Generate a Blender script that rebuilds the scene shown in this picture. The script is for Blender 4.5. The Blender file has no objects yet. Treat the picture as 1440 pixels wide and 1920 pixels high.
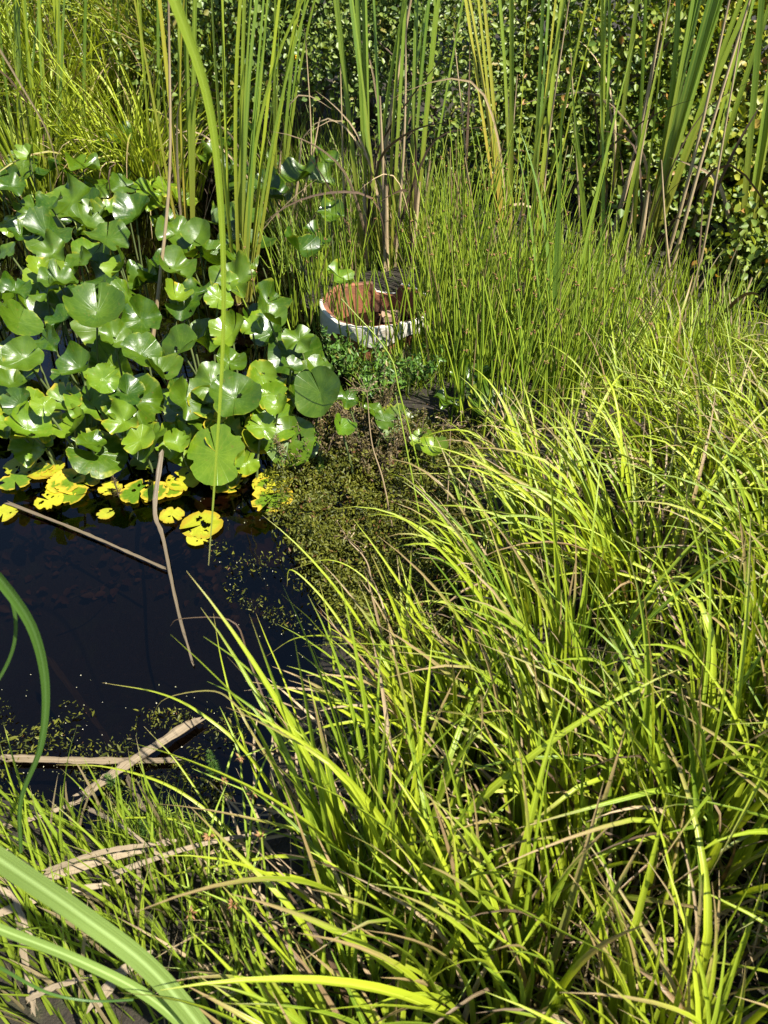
import bpy, math, random
import numpy as np
from mathutils import Vector

# ---------------------------------------------------------------- camera, sky, sun, exposure
SC = bpy.context.scene
COL = SC.collection
R = math.radians
PITCH, CAMH, FPX = R(41.0), 1.5, 1444.0
cd = bpy.data.cameras.new('camera')
cam = bpy.data.objects.new('camera', cd); COL.objects.link(cam)
cam.location = (0, 0, CAMH); cam.rotation_euler = (R(90) - PITCH, 0, 0)
cd.sensor_width = 36.0; cd.sensor_fit = 'AUTO'; cd.lens = 36.0 * FPX / 1920.0
cd.clip_start = 0.02; cd.clip_end = 300
cd.dof.use_dof = True; cd.dof.focus_distance = 2.6; cd.dof.aperture_fstop = 10.0
SC.camera = cam

SUN_EL, SUN_AZ = R(57), math.atan2(0.80, -0.60)       # azimuth measured from +Y towards +X
w = bpy.data.worlds.new("World"); SC.world = w; w.use_nodes = True
nt = w.node_tree
bg = nt.nodes['Background']
sk = nt.nodes.new('ShaderNodeTexSky'); sk.sky_type = 'NISHITA'; sk.sun_disc = False
sk.sun_elevation = SUN_EL; sk.sun_rotation = SUN_AZ
sk.air_density = 1.0; sk.dust_density = 0.4; sk.ozone_density = 3.0
nt.links.new(sk.outputs[0], bg.inputs[0]); bg.inputs[1].default_value = 0.072
sl = bpy.data.lights.new('sun', 'SUN'); sl.energy = 5.0; sl.angle = R(0.5); sl.color = (1.0, 0.95, 0.85)
sun = bpy.data.objects.new('sun', sl); COL.objects.link(sun)
sdir = Vector((-math.sin(SUN_AZ) * math.cos(SUN_EL), -math.cos(SUN_AZ) * math.cos(SUN_EL), -math.sin(SUN_EL)))
sun.rotation_euler = sdir.to_track_quat('-Z', 'Y').to_euler()
SC.view_settings.view_transform = 'Standard'; SC.view_settings.look = 'None'
SC.view_settings.exposure = 1.48; SC.view_settings.gamma = 1.0
SC.render.engine = 'CYCLES'
SC.cycles.max_bounces = 7; SC.cycles.diffuse_bounces = 3; SC.cycles.glossy_bounces = 3
SC.cycles.transmission_bounces = 4; SC.cycles.transparent_max_bounces = 12
SC.cycles.caustics_reflective = False; SC.cycles.caustics_refractive = False
SC.cycles.sample_clamp_indirect = 4.0

rng = np.random.default_rng(11)
random.seed(5)
U = lambda a, b, n=None: rng.uniform(a, b, n)

# ---------------------------------------------------------------- photo geometry: viewing rays met with real planes
FWD = np.array([0, math.cos(PITCH), -math.sin(PITCH)]); UPV = np.array([0, math.sin(PITCH), math.cos(PITCH)])
EYE = np.array([0, 0, CAMH])
def ray(px, py):
    return np.array([1.0, 0, 0]) * ((px - 720) / FPX) + FWD - UPV * ((py - 960) / FPX)
def G(px, py, z=0.0):                      # where the line of sight meets the level z
    d = ray(px, py); return EYE + d * ((z - CAMH) / d[2])
def D(px, py, Y):                          # where it meets the upright plane at distance Y
    d = ray(px, py); return EYE + d * (Y / d[1])
def depth(p): return float((np.asarray(p) - EYE) @ FWD)
def proj(p):
    q = np.asarray(p) - EYE; z = q @ FWD
    return 720 + FPX * q[0] / z, 960 - FPX * (q @ UPV) / z

# ---------------------------------------------------------------- materials
def newmat(name):
    m = bpy.data.materials.new(name); m.use_nodes = True
    n = m.node_tree; n.nodes.clear()
    return m, n, (lambda t: n.nodes.new(t)), n.links.new
def mathn(n, op, a, b=None, clamp=False):
    x = n.nodes.new('ShaderNodeMath'); x.operation = op; x.use_clamp = clamp
    for i, v in enumerate((a, b)):
        if v is None: continue
        if hasattr(v, 'links'): n.links.new(v, x.inputs[i])
        else: x.inputs[i].default_value = v
    return x.outputs[0]
def mixc(n, f, a, b, mode='MIX'):
    x = n.nodes.new('ShaderNodeMix'); x.data_type = 'RGBA'; x.blend_type = mode
    for s, v in ((x.inputs[0], f), (x.inputs[6], a), (x.inputs[7], b)):
        if hasattr(v, 'links'): n.links.new(v, s)
        elif isinstance(v, (int, float)): s.default_value = v
        else: s.default_value = (*v, 1)
    return x.outputs[2]
def smooth(n, x, lo, hi):
    m = n.nodes.new('ShaderNodeMapRange'); m.interpolation_type = 'SMOOTHSTEP'
    n.links.new(x, m.inputs[0]); m.inputs[1].default_value = lo; m.inputs[2].default_value = hi
    return m.outputs[0]
def noise(n, vec, scale, detail=2, rough=0.5, dist=0):
    x = n.nodes.new('ShaderNodeTexNoise'); x.inputs['Scale'].default_value = scale
    x.inputs['Detail'].default_value = detail; x.inputs['Roughness'].default_value = rough; x.inputs['Distortion'].default_value = dist
    if vec is not None: n.links.new(vec, x.inputs['Vector'])
    return x.outputs[0]
def leaf_shader(n, color, rough, trans, tcol, bump=None, spec=0.5):
    p = n.nodes.new('ShaderNodeBsdfPrincipled'); n.links.new(color, p.inputs['Base Color'])
    if hasattr(rough, 'links'): n.links.new(rough, p.inputs['Roughness'])
    else: p.inputs['Roughness'].default_value = rough
    p.inputs['Specular IOR Level'].default_value = spec
    t = n.nodes.new('ShaderNodeBsdfTranslucent'); n.links.new(tcol, t.inputs['Color'])
    if bump is not None:
        n.links.new(bump, p.inputs['Normal']); n.links.new(bump, t.inputs['Normal'])
    ms = n.nodes.new('ShaderNodeMixShader'); ms.inputs[0].default_value = trans
    n.links.new(p.outputs[0], ms.inputs[1]); n.links.new(t.outputs[0], ms.inputs[2])
    o = n.nodes.new('ShaderNodeOutputMaterial'); n.links.new(ms.outputs[0], o.inputs[0])

def blade_mat(name, lo, hi, dead, tip=0.5, trans=0.35, rough=0.38, tgain=1.5, rib=0.25, spec=0.45, base=None):
    """strap leaf: long streaks, pale midrib, withered tips, spots; tone.r hue, tone.g withering, tone.b tip withering"""
    m, n, N, L = newmat(name)
    at = N('ShaderNodeAttribute'); at.attribute_name = 'tone'
    sp = N('ShaderNodeSeparateColor'); L(at.outputs['Color'], sp.inputs[0])
    uv = N('ShaderNodeUVMap'); sx = N('ShaderNodeSeparateXYZ'); L(uv.outputs[0], sx.inputs[0])
    mp = N('ShaderNodeVectorMath'); mp.operation = 'MULTIPLY'; L(uv.outputs[0], mp.inputs[0]); mp.inputs[1].default_value = (9, 3.0, 1)
    ad = N('ShaderNodeVectorMath'); ad.operation = 'ADD'; L(mp.outputs[0], ad.inputs[0])
    sc = N('ShaderNodeVectorMath'); sc.operation = 'SCALE'; L(at.outputs['Color'], sc.inputs[0]); sc.inputs[3].default_value = 77.0
    L(sc.outputs[0], ad.inputs[1])
    nz = noise(n, ad.outputs[0], 1.0, 3, 0.6)
    c = mixc(n, sp.outputs[0], lo, hi)
    c = mixc(n, mathn(n, 'MULTIPLY', smooth(n, nz, 0.35, 0.7), 0.30), c, tuple(min(1, x * 1.7 + 0.02) for x in hi))
    ru = mathn(n, 'ABSOLUTE', mathn(n, 'SUBTRACT', sx.outputs[0], 0.5))
    c = mixc(n, mathn(n, 'MULTIPLY', mathn(n, 'SUBTRACT', 1.0, smooth(n, ru, 0.03, 0.14)), rib), c, tuple(min(1, x * 1.6 + 0.06) for x in hi))
    if base is not None:
        c = mixc(n, mathn(n, 'MULTIPLY', mathn(n, 'SUBTRACT', 1.0, smooth(n, sx.outputs[1], 0.02, 0.4)), 0.85), c, base)
    tipf = mathn(n, 'ADD', sx.outputs[1], mathn(n, 'MULTIPLY', mathn(n, 'SUBTRACT', nz, 0.5), 0.5))
    tipf = mathn(n, 'MULTIPLY', smooth(n, mathn(n, 'ADD', tipf, mathn(n, 'MULTIPLY', sp.outputs[2], tip)), 0.98, 1.18), 0.9)
    nd = noise(n, ad.outputs[0], 2.3, 2)
    df = smooth(n, mathn(n, 'ADD', sp.outputs[1], mathn(n, 'MULTIPLY', mathn(n, 'SUBTRACT', nd, 0.5), 0.8)), 0.42, 0.7)
    f = mathn(n, 'MAXIMUM', tipf, df)
    dc = mixc(n, smooth(n, nd, 0.3, 0.7), dead, tuple(x * 0.45 for x in dead))
    c = mixc(n, f, c, dc)
    tc = mixc(n, 1.0, c, (tgain, tgain * 0.95, tgain * 0.5), 'MULTIPLY')
    bp = N('ShaderNodeBump'); bp.inputs['Strength'].default_value = 0.25; bp.inputs['Distance'].default_value = 0.002
    wv = mathn(n, 'SINE', mathn(n, 'MULTIPLY', sx.outputs[0], 55.0))
    L(wv, bp.inputs['Height'])
    leaf_shader(n, c, rough, trans, tc, bp.outputs[0], spec)
    return m

M = {}
M['sedge'] = blade_mat('sedge_leaf', (0.052, 0.122, 0.008), (0.275, 0.328, 0.016), (0.36, 0.24, 0.12), 0.42, 0.26, 0.36)
M['sedge_dead'] = blade_mat('withered_sedge', (0.17, 0.115, 0.055), (0.33, 0.25, 0.14), (0.10, 0.06, 0.03), 0.3, 0.2, 0.6, 1.1)
M['cattail'] = blade_mat('cattail_leaf', (0.075, 0.16, 0.026), (0.25, 0.30, 0.022), (0.34, 0.20, 0.08), 0.15, 0.3, 0.34, 1.5, 0.15, 0.5, base=(0.24, 0.22, 0.035))
M['cattail_yellow'] = blade_mat('yellowing_cattail_leaf', (0.18, 0.22, 0.025), (0.30, 0.28, 0.03), (0.45, 0.22, 0.05), 0.2, 0.3, 0.36, 1.5, 0.2, 0.5, base=(0.36, 0.22, 0.05))
M['cattail_dead'] = blade_mat('dead_cattail', (0.25, 0.175, 0.09), (0.43, 0.33, 0.19), (0.09, 0.055, 0.03), 0.2, 0.12, 0.7, 1.0, 0.1, 0.3)
M['rush'] = blade_mat('rush_stem_green', (0.10, 0.19, 0.012), (0.26, 0.33, 0.02), (0.33, 0.24, 0.11), 0.2, 0.25, 0.4)
M['grass'] = blade_mat('bank_grass', (0.09, 0.17, 0.012), (0.24, 0.31, 0.02), (0.36, 0.28, 0.15), 0.25, 0.35, 0.45)
M['straw'] = blade_mat('bleached_reed', (0.13, 0.098, 0.058), (0.235, 0.185, 0.12), (0.09, 0.06, 0.035), 0.1, 0.08, 0.7, 1.0, 0.0, 0.25)
M['wet_reed'] = blade_mat('wet_brown_reed', (0.065, 0.05, 0.028), (0.13, 0.10, 0.06), (0.03, 0.02, 0.012), 0.1, 0.05, 0.4, 1.0, 0.1, 0.4)
M['reed_close'] = blade_mat('broad_reed_leaf', (0.15, 0.23, 0.045), (0.18, 0.255, 0.06), (0.30, 0.25, 0.10), 0.0, 0.35, 0.38, 1.4, 0.95)
M['reed_dark'] = blade_mat('dark_reed_leaf', (0.035, 0.08, 0.018), (0.06, 0.125, 0.018), (0.25, 0.08, 0.04), 0.1, 0.25, 0.35, 1.4, 0.3)

def pad_mat(name, lo, hi, edge, hole_tint=0.5, trans=0.28, rough=0.27):
    m, n, N, L = newmat(name)
    at = N('ShaderNodeAttribute'); at.attribute_name = 'tone'
    sp = N('ShaderNodeSeparateColor'); L(at.outputs['Color'], sp.inputs[0])
    uv = N('ShaderNodeUVMap'); sx = N('ShaderNodeSeparateXYZ'); L(uv.outputs[0], sx.inputs[0])   # u = angle / 2pi, v = radius
    tc = N('ShaderNodeTexCoord')
    nz = noise(n, tc.outputs['Object'], 22.0, 4, 0.6)
    n2 = noise(n, tc.outputs['Object'], 90.0, 3, 0.7)
    c = mixc(n, mathn(n, 'ADD', sp.outputs[0], mathn(n, 'MULTIPLY', mathn(n, 'SUBTRACT', nz, 0.5), 1.5), clamp=True), lo, hi)
    c = mixc(n, mathn(n, 'MULTIPLY', smooth(n, n2, 0.40, 0.75), 0.25), c, tuple(x * 1.35 + 0.005 for x in hi))
    a = mathn(n, 'MULTIPLY', sx.outputs[0], 18.0)
    fr = mathn(n, 'ABSOLUTE', mathn(n, 'SUBTRACT', mathn(n, 'FRACT', a), 0.5))
    vein = mathn(n, 'SUBTRACT', 1.0, smooth(n, mathn(n, 'MULTIPLY', fr, sx.outputs[1]), 0.0, 0.035))
    c = mixc(n, mathn(n, 'MULTIPLY', vein, 0.24), c, tuple(x * 1.7 + 0.02 for x in hi))
    ef = mathn(n, 'ADD', sx.outputs[1], mathn(n, 'MULTIPLY', mathn(n, 'SUBTRACT', nz, 0.5), 1.1))
    c = mixc(n, smooth(n, mathn(n, 'ADD', ef, mathn(n, 'MULTIPLY', sp.outputs[1], 0.75)), 1.05, 1.35), c, edge)
    c = mixc(n, mathn(n, 'MULTIPLY', smooth(n, n2, 0.62, 0.70), mathn(n, 'ADD', 0.35, sp.outputs[1])), c, (0.14, 0.07, 0.02))
    t2 = mixc(n, 1.0, c, (1.7, 1.6, 0.5), 'MULTIPLY')
    bp = N('ShaderNodeBump'); bp.inputs['Strength'].default_value = 0.35; bp.inputs['Distance'].default_value = 0.004
    L(mathn(n, 'ADD', mathn(n, 'MULTIPLY', vein, -0.25), mathn(n, 'MULTIPLY', nz, 1.4)), bp.inputs['Height'])
    rg = mathn(n, 'ADD', rough - .10, mathn(n, 'ADD', mathn(n, 'MULTIPLY', nz, 0.14), mathn(n, 'MULTIPLY', mathn(n, 'FRACT', mathn(n, 'MULTIPLY', sp.outputs[0], 7.3)), 0.2)))
    leaf_shader(n, c, rg, trans, t2, bp.outputs[0], 0.6)
    return m
M['pad'] = pad_mat('lily_pad_green', (0.022, 0.060, 0.002), (0.070, 0.125, 0.004), (0.24, 0.26, 0.02))
M['pad_light'] = pad_mat('lily_pad_yellow_green', (0.07, 0.145, 0.006), (0.14, 0.21, 0.010), (0.50, 0.36, 0.03))
M['pad_yellow'] = pad_mat('lily_pad_yellow', (0.20, 0.225, 0.008), (0.32, 0.31, 0.012), (0.27, 0.20, 0.010), trans=0.12, rough=0.4)
M['pad_brown'] = pad_mat('rotting_leaf', (0.045, 0.02, 0.010), (0.10, 0.045, 0.02), (0.05, 0.025, 0.012), trans=0.1, rough=0.4)

def small_leaf_mat(name, lo, hi, dead, trans=0.28, rough=0.48, spec=0.4):
    m, n, N, L = newmat(name)
    at = N('ShaderNodeAttribute'); at.attribute_name = 'tone'
    sp = N('ShaderNodeSeparateColor'); L(at.outputs['Color'], sp.inputs[0])
    c = mixc(n, sp.outputs[0], lo, hi)
    c = mixc(n, smooth(n, sp.outputs[1], 0.93, 0.99), c, dead)
    tc = mixc(n, 1.0, c, (1.6, 1.5, 0.6), 'MULTIPLY')
    leaf_shader(n, c, rough, trans, tc, None, spec)
    return m
M['hedge_dark'] = small_leaf_mat('dark_glossy_leaf', (0.045, 0.09, 0.014), (0.17, 0.22, 0.035), (0.2, 0.17, 0.04), 0.22, 0.45, 0.4)
M['hedge_yellow'] = small_leaf_mat('yellow_green_leaf', (0.085, 0.145, 0.012), (0.33, 0.32, 0.03), (0.34, 0.16, 0.05), 0.3)
M['hedge_mid'] = small_leaf_mat('mid_green_leaf', (0.05, 0.11, 0.014), (0.21, 0.25, 0.025), (0.3, 0.16, 0.04), 0.25)
M['moss'] = small_leaf_mat('moss_leaf', (0.03, 0.042, 0.006), (0.15, 0.155, 0.014), (0.13, 0.06, 0.025), 0.3, 0.5, 0.3)
M['weed'] = small_leaf_mat('herb_leaf', (0.05, 0.12, 0.02), (0.12, 0.22, 0.03), (0.25, 0.2, 0.05), 0.3, 0.4)
M['feather'] = small_leaf_mat('feathery_leaf', (0.03, 0.075, 0.010), (0.07, 0.13, 0.015), (0.15, 0.1, 0.03), 0.3, 0.5, 0.3)
M['brown_bits'] = small_leaf_mat('withered_bits', (0.055, 0.044, 0.014), (0.14, 0.105, 0.04), (0.28, 0.2, 0.12), 0.2, 0.6, 0.3)
M['litter'] = small_leaf_mat('sunken_litter', (0.05, 0.027, 0.012), (0.10, 0.055, 0.026), (0.12, 0.07, 0.03), 0.1, 0.6, 0.3)
M['spikelet'] = small_leaf_mat('spikelet_brown', (0.16, 0.075, 0.03), (0.30, 0.17, 0.07), (0.1, 0.05, 0.02), 0.1, 0.55, 0.3)
M['petal'] = small_leaf_mat('yellow_petal', (0.75, 0.45, 0.01), (0.8, 0.55, 0.02), (0.8, 0.5, 0.02), 0.3, 0.5, 0.3)
M['fleck'] = small_leaf_mat('floating_fleck', (0.10, 0.11, 0.03), (0.45, 0.42, 0.30), (0.5, 0.48, 0.4), 0.1, 0.5)

def bark_mat(name, a, b):
    m, n, N, L = newmat(name)
    tc = N('ShaderNodeTexCoord')
    c = mixc(n, noise(n, tc.outputs['Object'], 30, 4), a, b)
    p = N('ShaderNodeBsdfPrincipled'); L(c, p.inputs['Base Color']); p.inputs['Roughness'].default_value = 0.85
    o = N('ShaderNodeOutputMaterial'); L(p.outputs[0], o.inputs[0]); return m
M['bark'] = bark_mat('bark', (0.05, 0.035, 0.02), (0.14, 0.10, 0.07))
M['stemgreen'] = bark_mat('leaf_stem_green', (0.06, 0.10, 0.02), (0.12, 0.14, 0.04))

def ground_mat():
    m, n, N, L = newmat('pond_bank_soil')
    tc = N('ShaderNodeTexCoord')
    a = noise(n, tc.outputs['Object'], 6, 6, 0.65); b = noise(n, tc.outputs['Object'], 55, 4, 0.7)
    c = mixc(n, a, (0.010, 0.007, 0.004), (0.026, 0.019, 0.009))
    c = mixc(n, smooth(n, b, 0.55, 0.75), c, (0.05, 0.034, 0.016))
    c = mixc(n, mathn(n, 'MULTIPLY', smooth(n, noise(n, tc.outputs['Object'], 14, 4), 0.5, 0.7), 0.6), c, (0.025, 0.034, 0.006))
    p = N('ShaderNodeBsdfPrincipled'); L(c, p.inputs['Base Color']); p.inputs['Roughness'].default_value = 0.9
    bp = N('ShaderNodeBump'); bp.inputs['Strength'].default_value = 0.8; bp.inputs['Distance'].default_value = 0.02
    L(b, bp.inputs['Height']); L(bp.outputs[0], p.inputs['Normal'])
    o = N('ShaderNodeOutputMaterial'); L(p.outputs[0], o.inputs[0]); return m
M['soil'] = ground_mat()
def silt_mat():
    m, n, N, L = newmat('wet_silt')
    tc = N('ShaderNodeTexCoord'); c = mixc(n, noise(n, tc.outputs['Object'], 25, 5), (0.004, 0.003, 0.002), (0.018, 0.014, 0.008))
    p = N('ShaderNodeBsdfPrincipled'); L(c, p.inputs['Base Color']); p.inputs['Roughness'].default_value = 0.25
    o = N('ShaderNodeOutputMaterial'); L(p.outputs[0], o.inputs[0]); return m
M['silt'] = silt_mat()
def water_mat():
    m, n, N, L = newmat('pond_water')
    tc = N('ShaderNodeTexCoord')
    bp = N('ShaderNodeBump'); bp.inputs['Strength'].default_value = 0.06; bp.inputs['Distance'].default_value = 0.01
    L(noise(n, tc.outputs['Object'], 9, 2), bp.inputs['Height'])
    fr = N('ShaderNodeFresnel'); fr.inputs[0].default_value = 1.44; L(bp.outputs[0], fr.inputs[1])
    t = N('ShaderNodeBsdfTransparent'); t.inputs[0].default_value = (0.20, 0.165, 0.13, 1)
    g = N('ShaderNodeBsdfGlossy'); g.inputs['Roughness'].default_value = 0.02; L(bp.outputs[0], g.inputs['Normal'])
    ms = N('ShaderNodeMixShader'); L(fr.outputs[0], ms.inputs[0]); L(t.outputs[0], ms.inputs[1]); L(g.outputs[0], ms.inputs[2])
    o = N('ShaderNodeOutputMaterial'); L(ms.outputs[0], o.inputs[0]); return m
M['water'] = water_mat()
def clay_mat(name, a, b, grime, gz=0.5, gs=14):
    m, n, N, L = newmat(name)
    tc = N('ShaderNodeTexCoord')
    nz = noise(n, tc.outputs['Object'], gs, 5, 0.65); n2 = noise(n, tc.outputs['Object'], 70, 4, 0.7)
    c = mixc(n, n2, a, b)
    c = mixc(n, mathn(n, 'MULTIPLY', smooth(n, nz, gz, gz + 0.22), 0.8), c, grime)
    p = N('ShaderNodeBsdfPrincipled'); L(c, p.inputs['Base Color']); p.inputs['Roughness'].default_value = 0.8
    bp = N('ShaderNodeBump'); bp.inputs['Strength'].default_value = 0.5; bp.inputs['Distance'].default_value = 0.006
    L(n2, bp.inputs['Height']); L(bp.outputs[0], p.inputs['Normal'])
    o = N('ShaderNodeOutputMaterial'); L(p.outputs[0], o.inputs[0]); return m
M['clay'] = clay_mat('terracotta', (0.17, 0.060, 0.025), (0.29, 0.105, 0.045), (0.055, 0.035, 0.022), 0.44, 9)
M['white_clay'] = clay_mat('limewashed_clay', (0.46, 0.43, 0.36), (0.62, 0.59, 0.51), (0.22, 0.17, 0.10), 0.50, 12)
M['brick'] = clay_mat('old_brick', (0.22, 0.13, 0.08), (0.32, 0.22, 0.15), (0.10, 0.08, 0.06), 0.5)

# ---------------------------------------------------------------- mesh helpers
def tag(o, label=None, cat=None, group=None, kind=None):
    for k, v in (('label', label), ('category', cat), ('group', group), ('kind', kind)):
        if v: o[k] = v
    return o
def empty(name, loc):
    o = bpy.data.objects.new(name, None); COL.objects.link(o); o.location = tuple(float(x) for x in loc)
    o.empty_display_size = 0.05; return o
def link(name, V, F, mat, parent=None, uv=None, tone=None, origin=None, flat=False):
    V = np.asarray(V, float).reshape(-1, 3)
    if parent is not None and origin is None: origin = np.array(parent.location)
    if origin is not None: V = V - np.asarray(origin)
    F = np.asarray(F, np.int32); k = F.shape[1]
    me = bpy.data.meshes.new(name)
    me.vertices.add(len(V)); me.vertices.foreach_set('co', V.astype(np.float32).ravel())
    me.loops.add(F.size); me.loops.foreach_set('vertex_index', F.ravel())
    me.polygons.add(len(F)); me.polygons.foreach_set('loop_start', np.arange(0, F.size, k, dtype=np.int32))
    me.update(calc_edges=True)
    me.polygons.foreach_set('use_smooth', np.full(len(F), not flat))
    if uv is not None:
        l = me.uv_layers.new(name='UVMap'); l.data.foreach_set('uv', np.asarray(uv, np.float32)[F.ravel()].ravel())
    if tone is not None:
        a = me.attributes.new('tone', 'FLOAT_COLOR', 'POINT')
        t = np.ones((len(V), 4), np.float32); t[:, :3] = tone; a.data.foreach_set('color', t.ravel())
    me.validate(); me.materials.append(mat)
    o = bpy.data.objects.new(name, me); COL.objects.link(o)
    if parent is not None: o.parent = parent
    elif origin is not None: o.location = tuple(float(x) for x in origin)
    return o
def arr(x, n): return np.full(n, float(x)) if np.isscalar(x) else np.asarray(x, float)
def strips(cnt, k, closed):
    """quads for cnt strips of rows each k points wide"""
    def f(rows):
        i, j, c = np.meshgrid(np.arange(cnt), np.arange(rows - 1), np.arange(k if closed else k - 1), indexing='ij')
        b = (i * rows + j) * k; c2 = (c + 1) % k
        return np.stack([b + c, b + c2, b + k + c2, b + k + c], -1).reshape(-1, 4)
    return f
def blades(base, az, th0, bend, L, wd, seg=10, p=1.6, fold=0.3, tw=0.0, wob=0.0, dead=0.0, kink=None, stem=False, hue=None, floor=0.006, tipb=None, tw0=0.0):
    n = len(base); s = np.linspace(0, 1, seg + 1)[None]
    az, th0, bend, L, wd, dead = (arr(x, n)[:, None] for x in (az, th0, bend, L, wd, dead))
    th = th0 - bend * s ** p
    if kink is not None:
        kp, ka = kink; th = th - ka[:, None] / (1 + np.exp(-(s - kp[:, None]) * 40))
    a = az + wob * (rng.normal(0, 1, (n, 1)) * s + 0.5 * rng.normal(0, 1, (n, 1)) * np.sin(s * 4))
    T = np.stack([np.cos(th) * np.cos(a), np.cos(th) * np.sin(a), np.sin(th)], -1)
    stp = T[:, :-1] * 0.5 + T[:, 1:] * 0.5
    P = np.concatenate([np.zeros((n, 1, 3)), np.cumsum(stp, 1)], 1) * (L / seg)[..., None] + np.asarray(base)[:, None]
    P[..., 2] = np.maximum(P[..., 2], floor + 0.004 * np.abs(rng.normal(0, 1, (n, 1))))
    S = np.stack([-np.sin(a), np.cos(a), 0 * a], -1); Nn = np.cross(T, S)
    t = (arr(tw0, n)[:, None] + arr(tw, n)[:, None] * (0.3 + s) + rng.normal(0, 0.25, (n, 1)))[..., None]
    S2 = S * np.cos(t) + Nn * np.sin(t); N2 = -S * np.sin(t) + Nn * np.cos(t)
    if stem: wp = wd * (1 - 0.55 * s)
    else: wp = wd * ((1 - s ** 2.6) * 0.97 + 0.03) * np.minimum(1, 0.6 + s * 3)
    wp = wp[..., None]
    if stem:
        rows = [P + S2 * wp * .5 - N2 * wp * .29, P - S2 * wp * .5 - N2 * wp * .29, P + N2 * wp * .58]
        us = (0.2, 0.5, 0.8)
    else:
        rows = [P - S2 * wp * .5 + N2 * wp * fold * .5, P, P + S2 * wp * .5 + N2 * wp * fold * .5]; us = (0, .5, 1)
    V = np.stack(rows, 2)
    F = strips(n, 3, stem)(seg + 1)
    uv = np.zeros((n, seg + 1, 3, 2)); uv[..., 0] = np.array(us); uv[..., 1] = s[..., None]
    tone = np.zeros((n, seg + 1, 3, 3))
    tone[..., 0] = (rng.uniform(0, 1, n) if hue is None else arr(hue, n))[:, None, None]
    tone[..., 1] = dead[..., None]
    tone[..., 2] = (rng.uniform(0, 1, n) ** 2 if tipb is None else arr(tipb, n))[:, None, None]
    return V.reshape(-1, 3), F, uv.reshape(-1, 2), tone.reshape(-1, 3), P
def put(name, b, mat, parent, label=None):
    o = link(name, b[0], b[1], mat, parent, b[2], b[3])
    if label: o['label'] = label
    return o
def spline(pts, m):
    pts = np.asarray(pts, float); k = len(pts)
    q = np.vstack([2 * pts[0] - pts[1], pts, 2 * pts[-1] - pts[-2]])
    t = np.linspace(0, k - 1 - 1e-6, m); i = t.astype(int); f = (t - i)[:, None]
    a, b, c, d = q[i], q[i + 1], q[i + 2], q[i + 3]
    return 0.5 * (2 * b + (c - a) * f + (2 * a - 5 * b + 4 * c - d) * f ** 2 + (3 * b - a - 3 * c + d) * f ** 3)
def ribbon(pts, wd, m=24, hint=(0.25, -0.6, 0.75), fold=0.25, taper=(1.0, 0.05), hue=0.5, dead=0.0, tipb=0.2, twist=0.0, power=2.2, thick=0.0, rag=0.0):
    """one strap leaf along a 3-D curve; wd metres wide, its face turned to hint"""
    P = spline(pts, m); T = np.gradient(P, axis=0); T /= np.linalg.norm(T, axis=1)[:, None]
    h = np.asarray(hint, float); s = np.linspace(0, 1, m)
    S = np.cross(T, h); S /= np.linalg.norm(S, axis=1)[:, None]; Nn = np.cross(S, T)
    t = (twist * s)[:, None]; S, Nn = S * np.cos(t) + Nn * np.sin(t), -S * np.sin(t) + Nn * np.cos(t)
    wp = (wd * (taper[0] + (taper[1] - taper[0]) * s ** power))[:, None]
    if rag: wp = wp * (1 + rag * rng.normal(0, 1, (m, 1)))
    rows = [P - S * wp * .5 + Nn * wp * fold * .5, P - S * wp * .25 + Nn * wp * fold * .22, P, P + S * wp * .25 + Nn * wp * fold * .22, P + S * wp * .5 + Nn * wp * fold * .5]
    us = (0, .25, .5, .75, 1); closed = False
    if thick:
        rows += [P + S * wp * .5 - Nn * thick, P - Nn * thick * 1.4, P - S * wp * .5 - Nn * thick]; us = us + (1, .5, 0); closed = True
    k = len(rows); V = np.stack(rows, 1)
    if rag:
        V[-1] += T[-1] * wd * rng.normal(0, .8, (k, 1)); V[0] += T[0] * wd * rng.normal(0, .8, (k, 1)); V += rng.normal(0, wd * .05, V.shape)
    uv = np.zeros((m, k, 2)); uv[..., 0] = np.array(us); uv[..., 1] = s[:, None]
    tone = np.zeros((m, k, 3)); tone[..., 0] = hue; tone[..., 1] = dead; tone[..., 2] = tipb
    return V.reshape(-1, 3), strips(1, k, closed)(m), uv.reshape(-1, 2), tone.reshape(-1, 3), P
def join(bs):
    V, F, UV, T, o = [], [], [], [], 0
    for b in bs:
        V.append(b[0]); F.append(b[1] + o); UV.append(b[2]); T.append(b[3]); o += len(b[0])
    return np.concatenate(V), np.concatenate(F), np.concatenate(UV), np.concatenate(T)
def tube(pts, r0, r1, sides=6, m=10):
    P = spline(pts, m); T = np.gradient(P, axis=0); T /= np.linalg.norm(T, axis=1)[:, None]
    h = np.array([0.3, 0.9, 0.1]) if abs(T[0][2]) > 0.7 else np.array([0, 0, 1.0])
    S = np.cross(T, h); S /= np.linalg.norm(S, axis=1)[:, None]; N2 = np.cross(S, T)
    a = np.linspace(0, 2 * np.pi, sides, endpoint=False)
    r = np.linspace(r0, r1, m)[:, None, None]
    V = P[:, None] + r * (S[:, None] * np.cos(a)[None, :, None] + N2[:, None] * np.sin(a)[None, :, None])
    uv = np.zeros((m, sides, 2)); uv[..., 0] = a / 6.283; uv[..., 1] = np.linspace(0, 1, m)[:, None]
    tone = np.full((m, sides, 3), 0.4)
    return V.reshape(-1, 3), strips(1, sides, True)(m), uv.reshape(-1, 2), tone.reshape(-1, 3)
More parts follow.
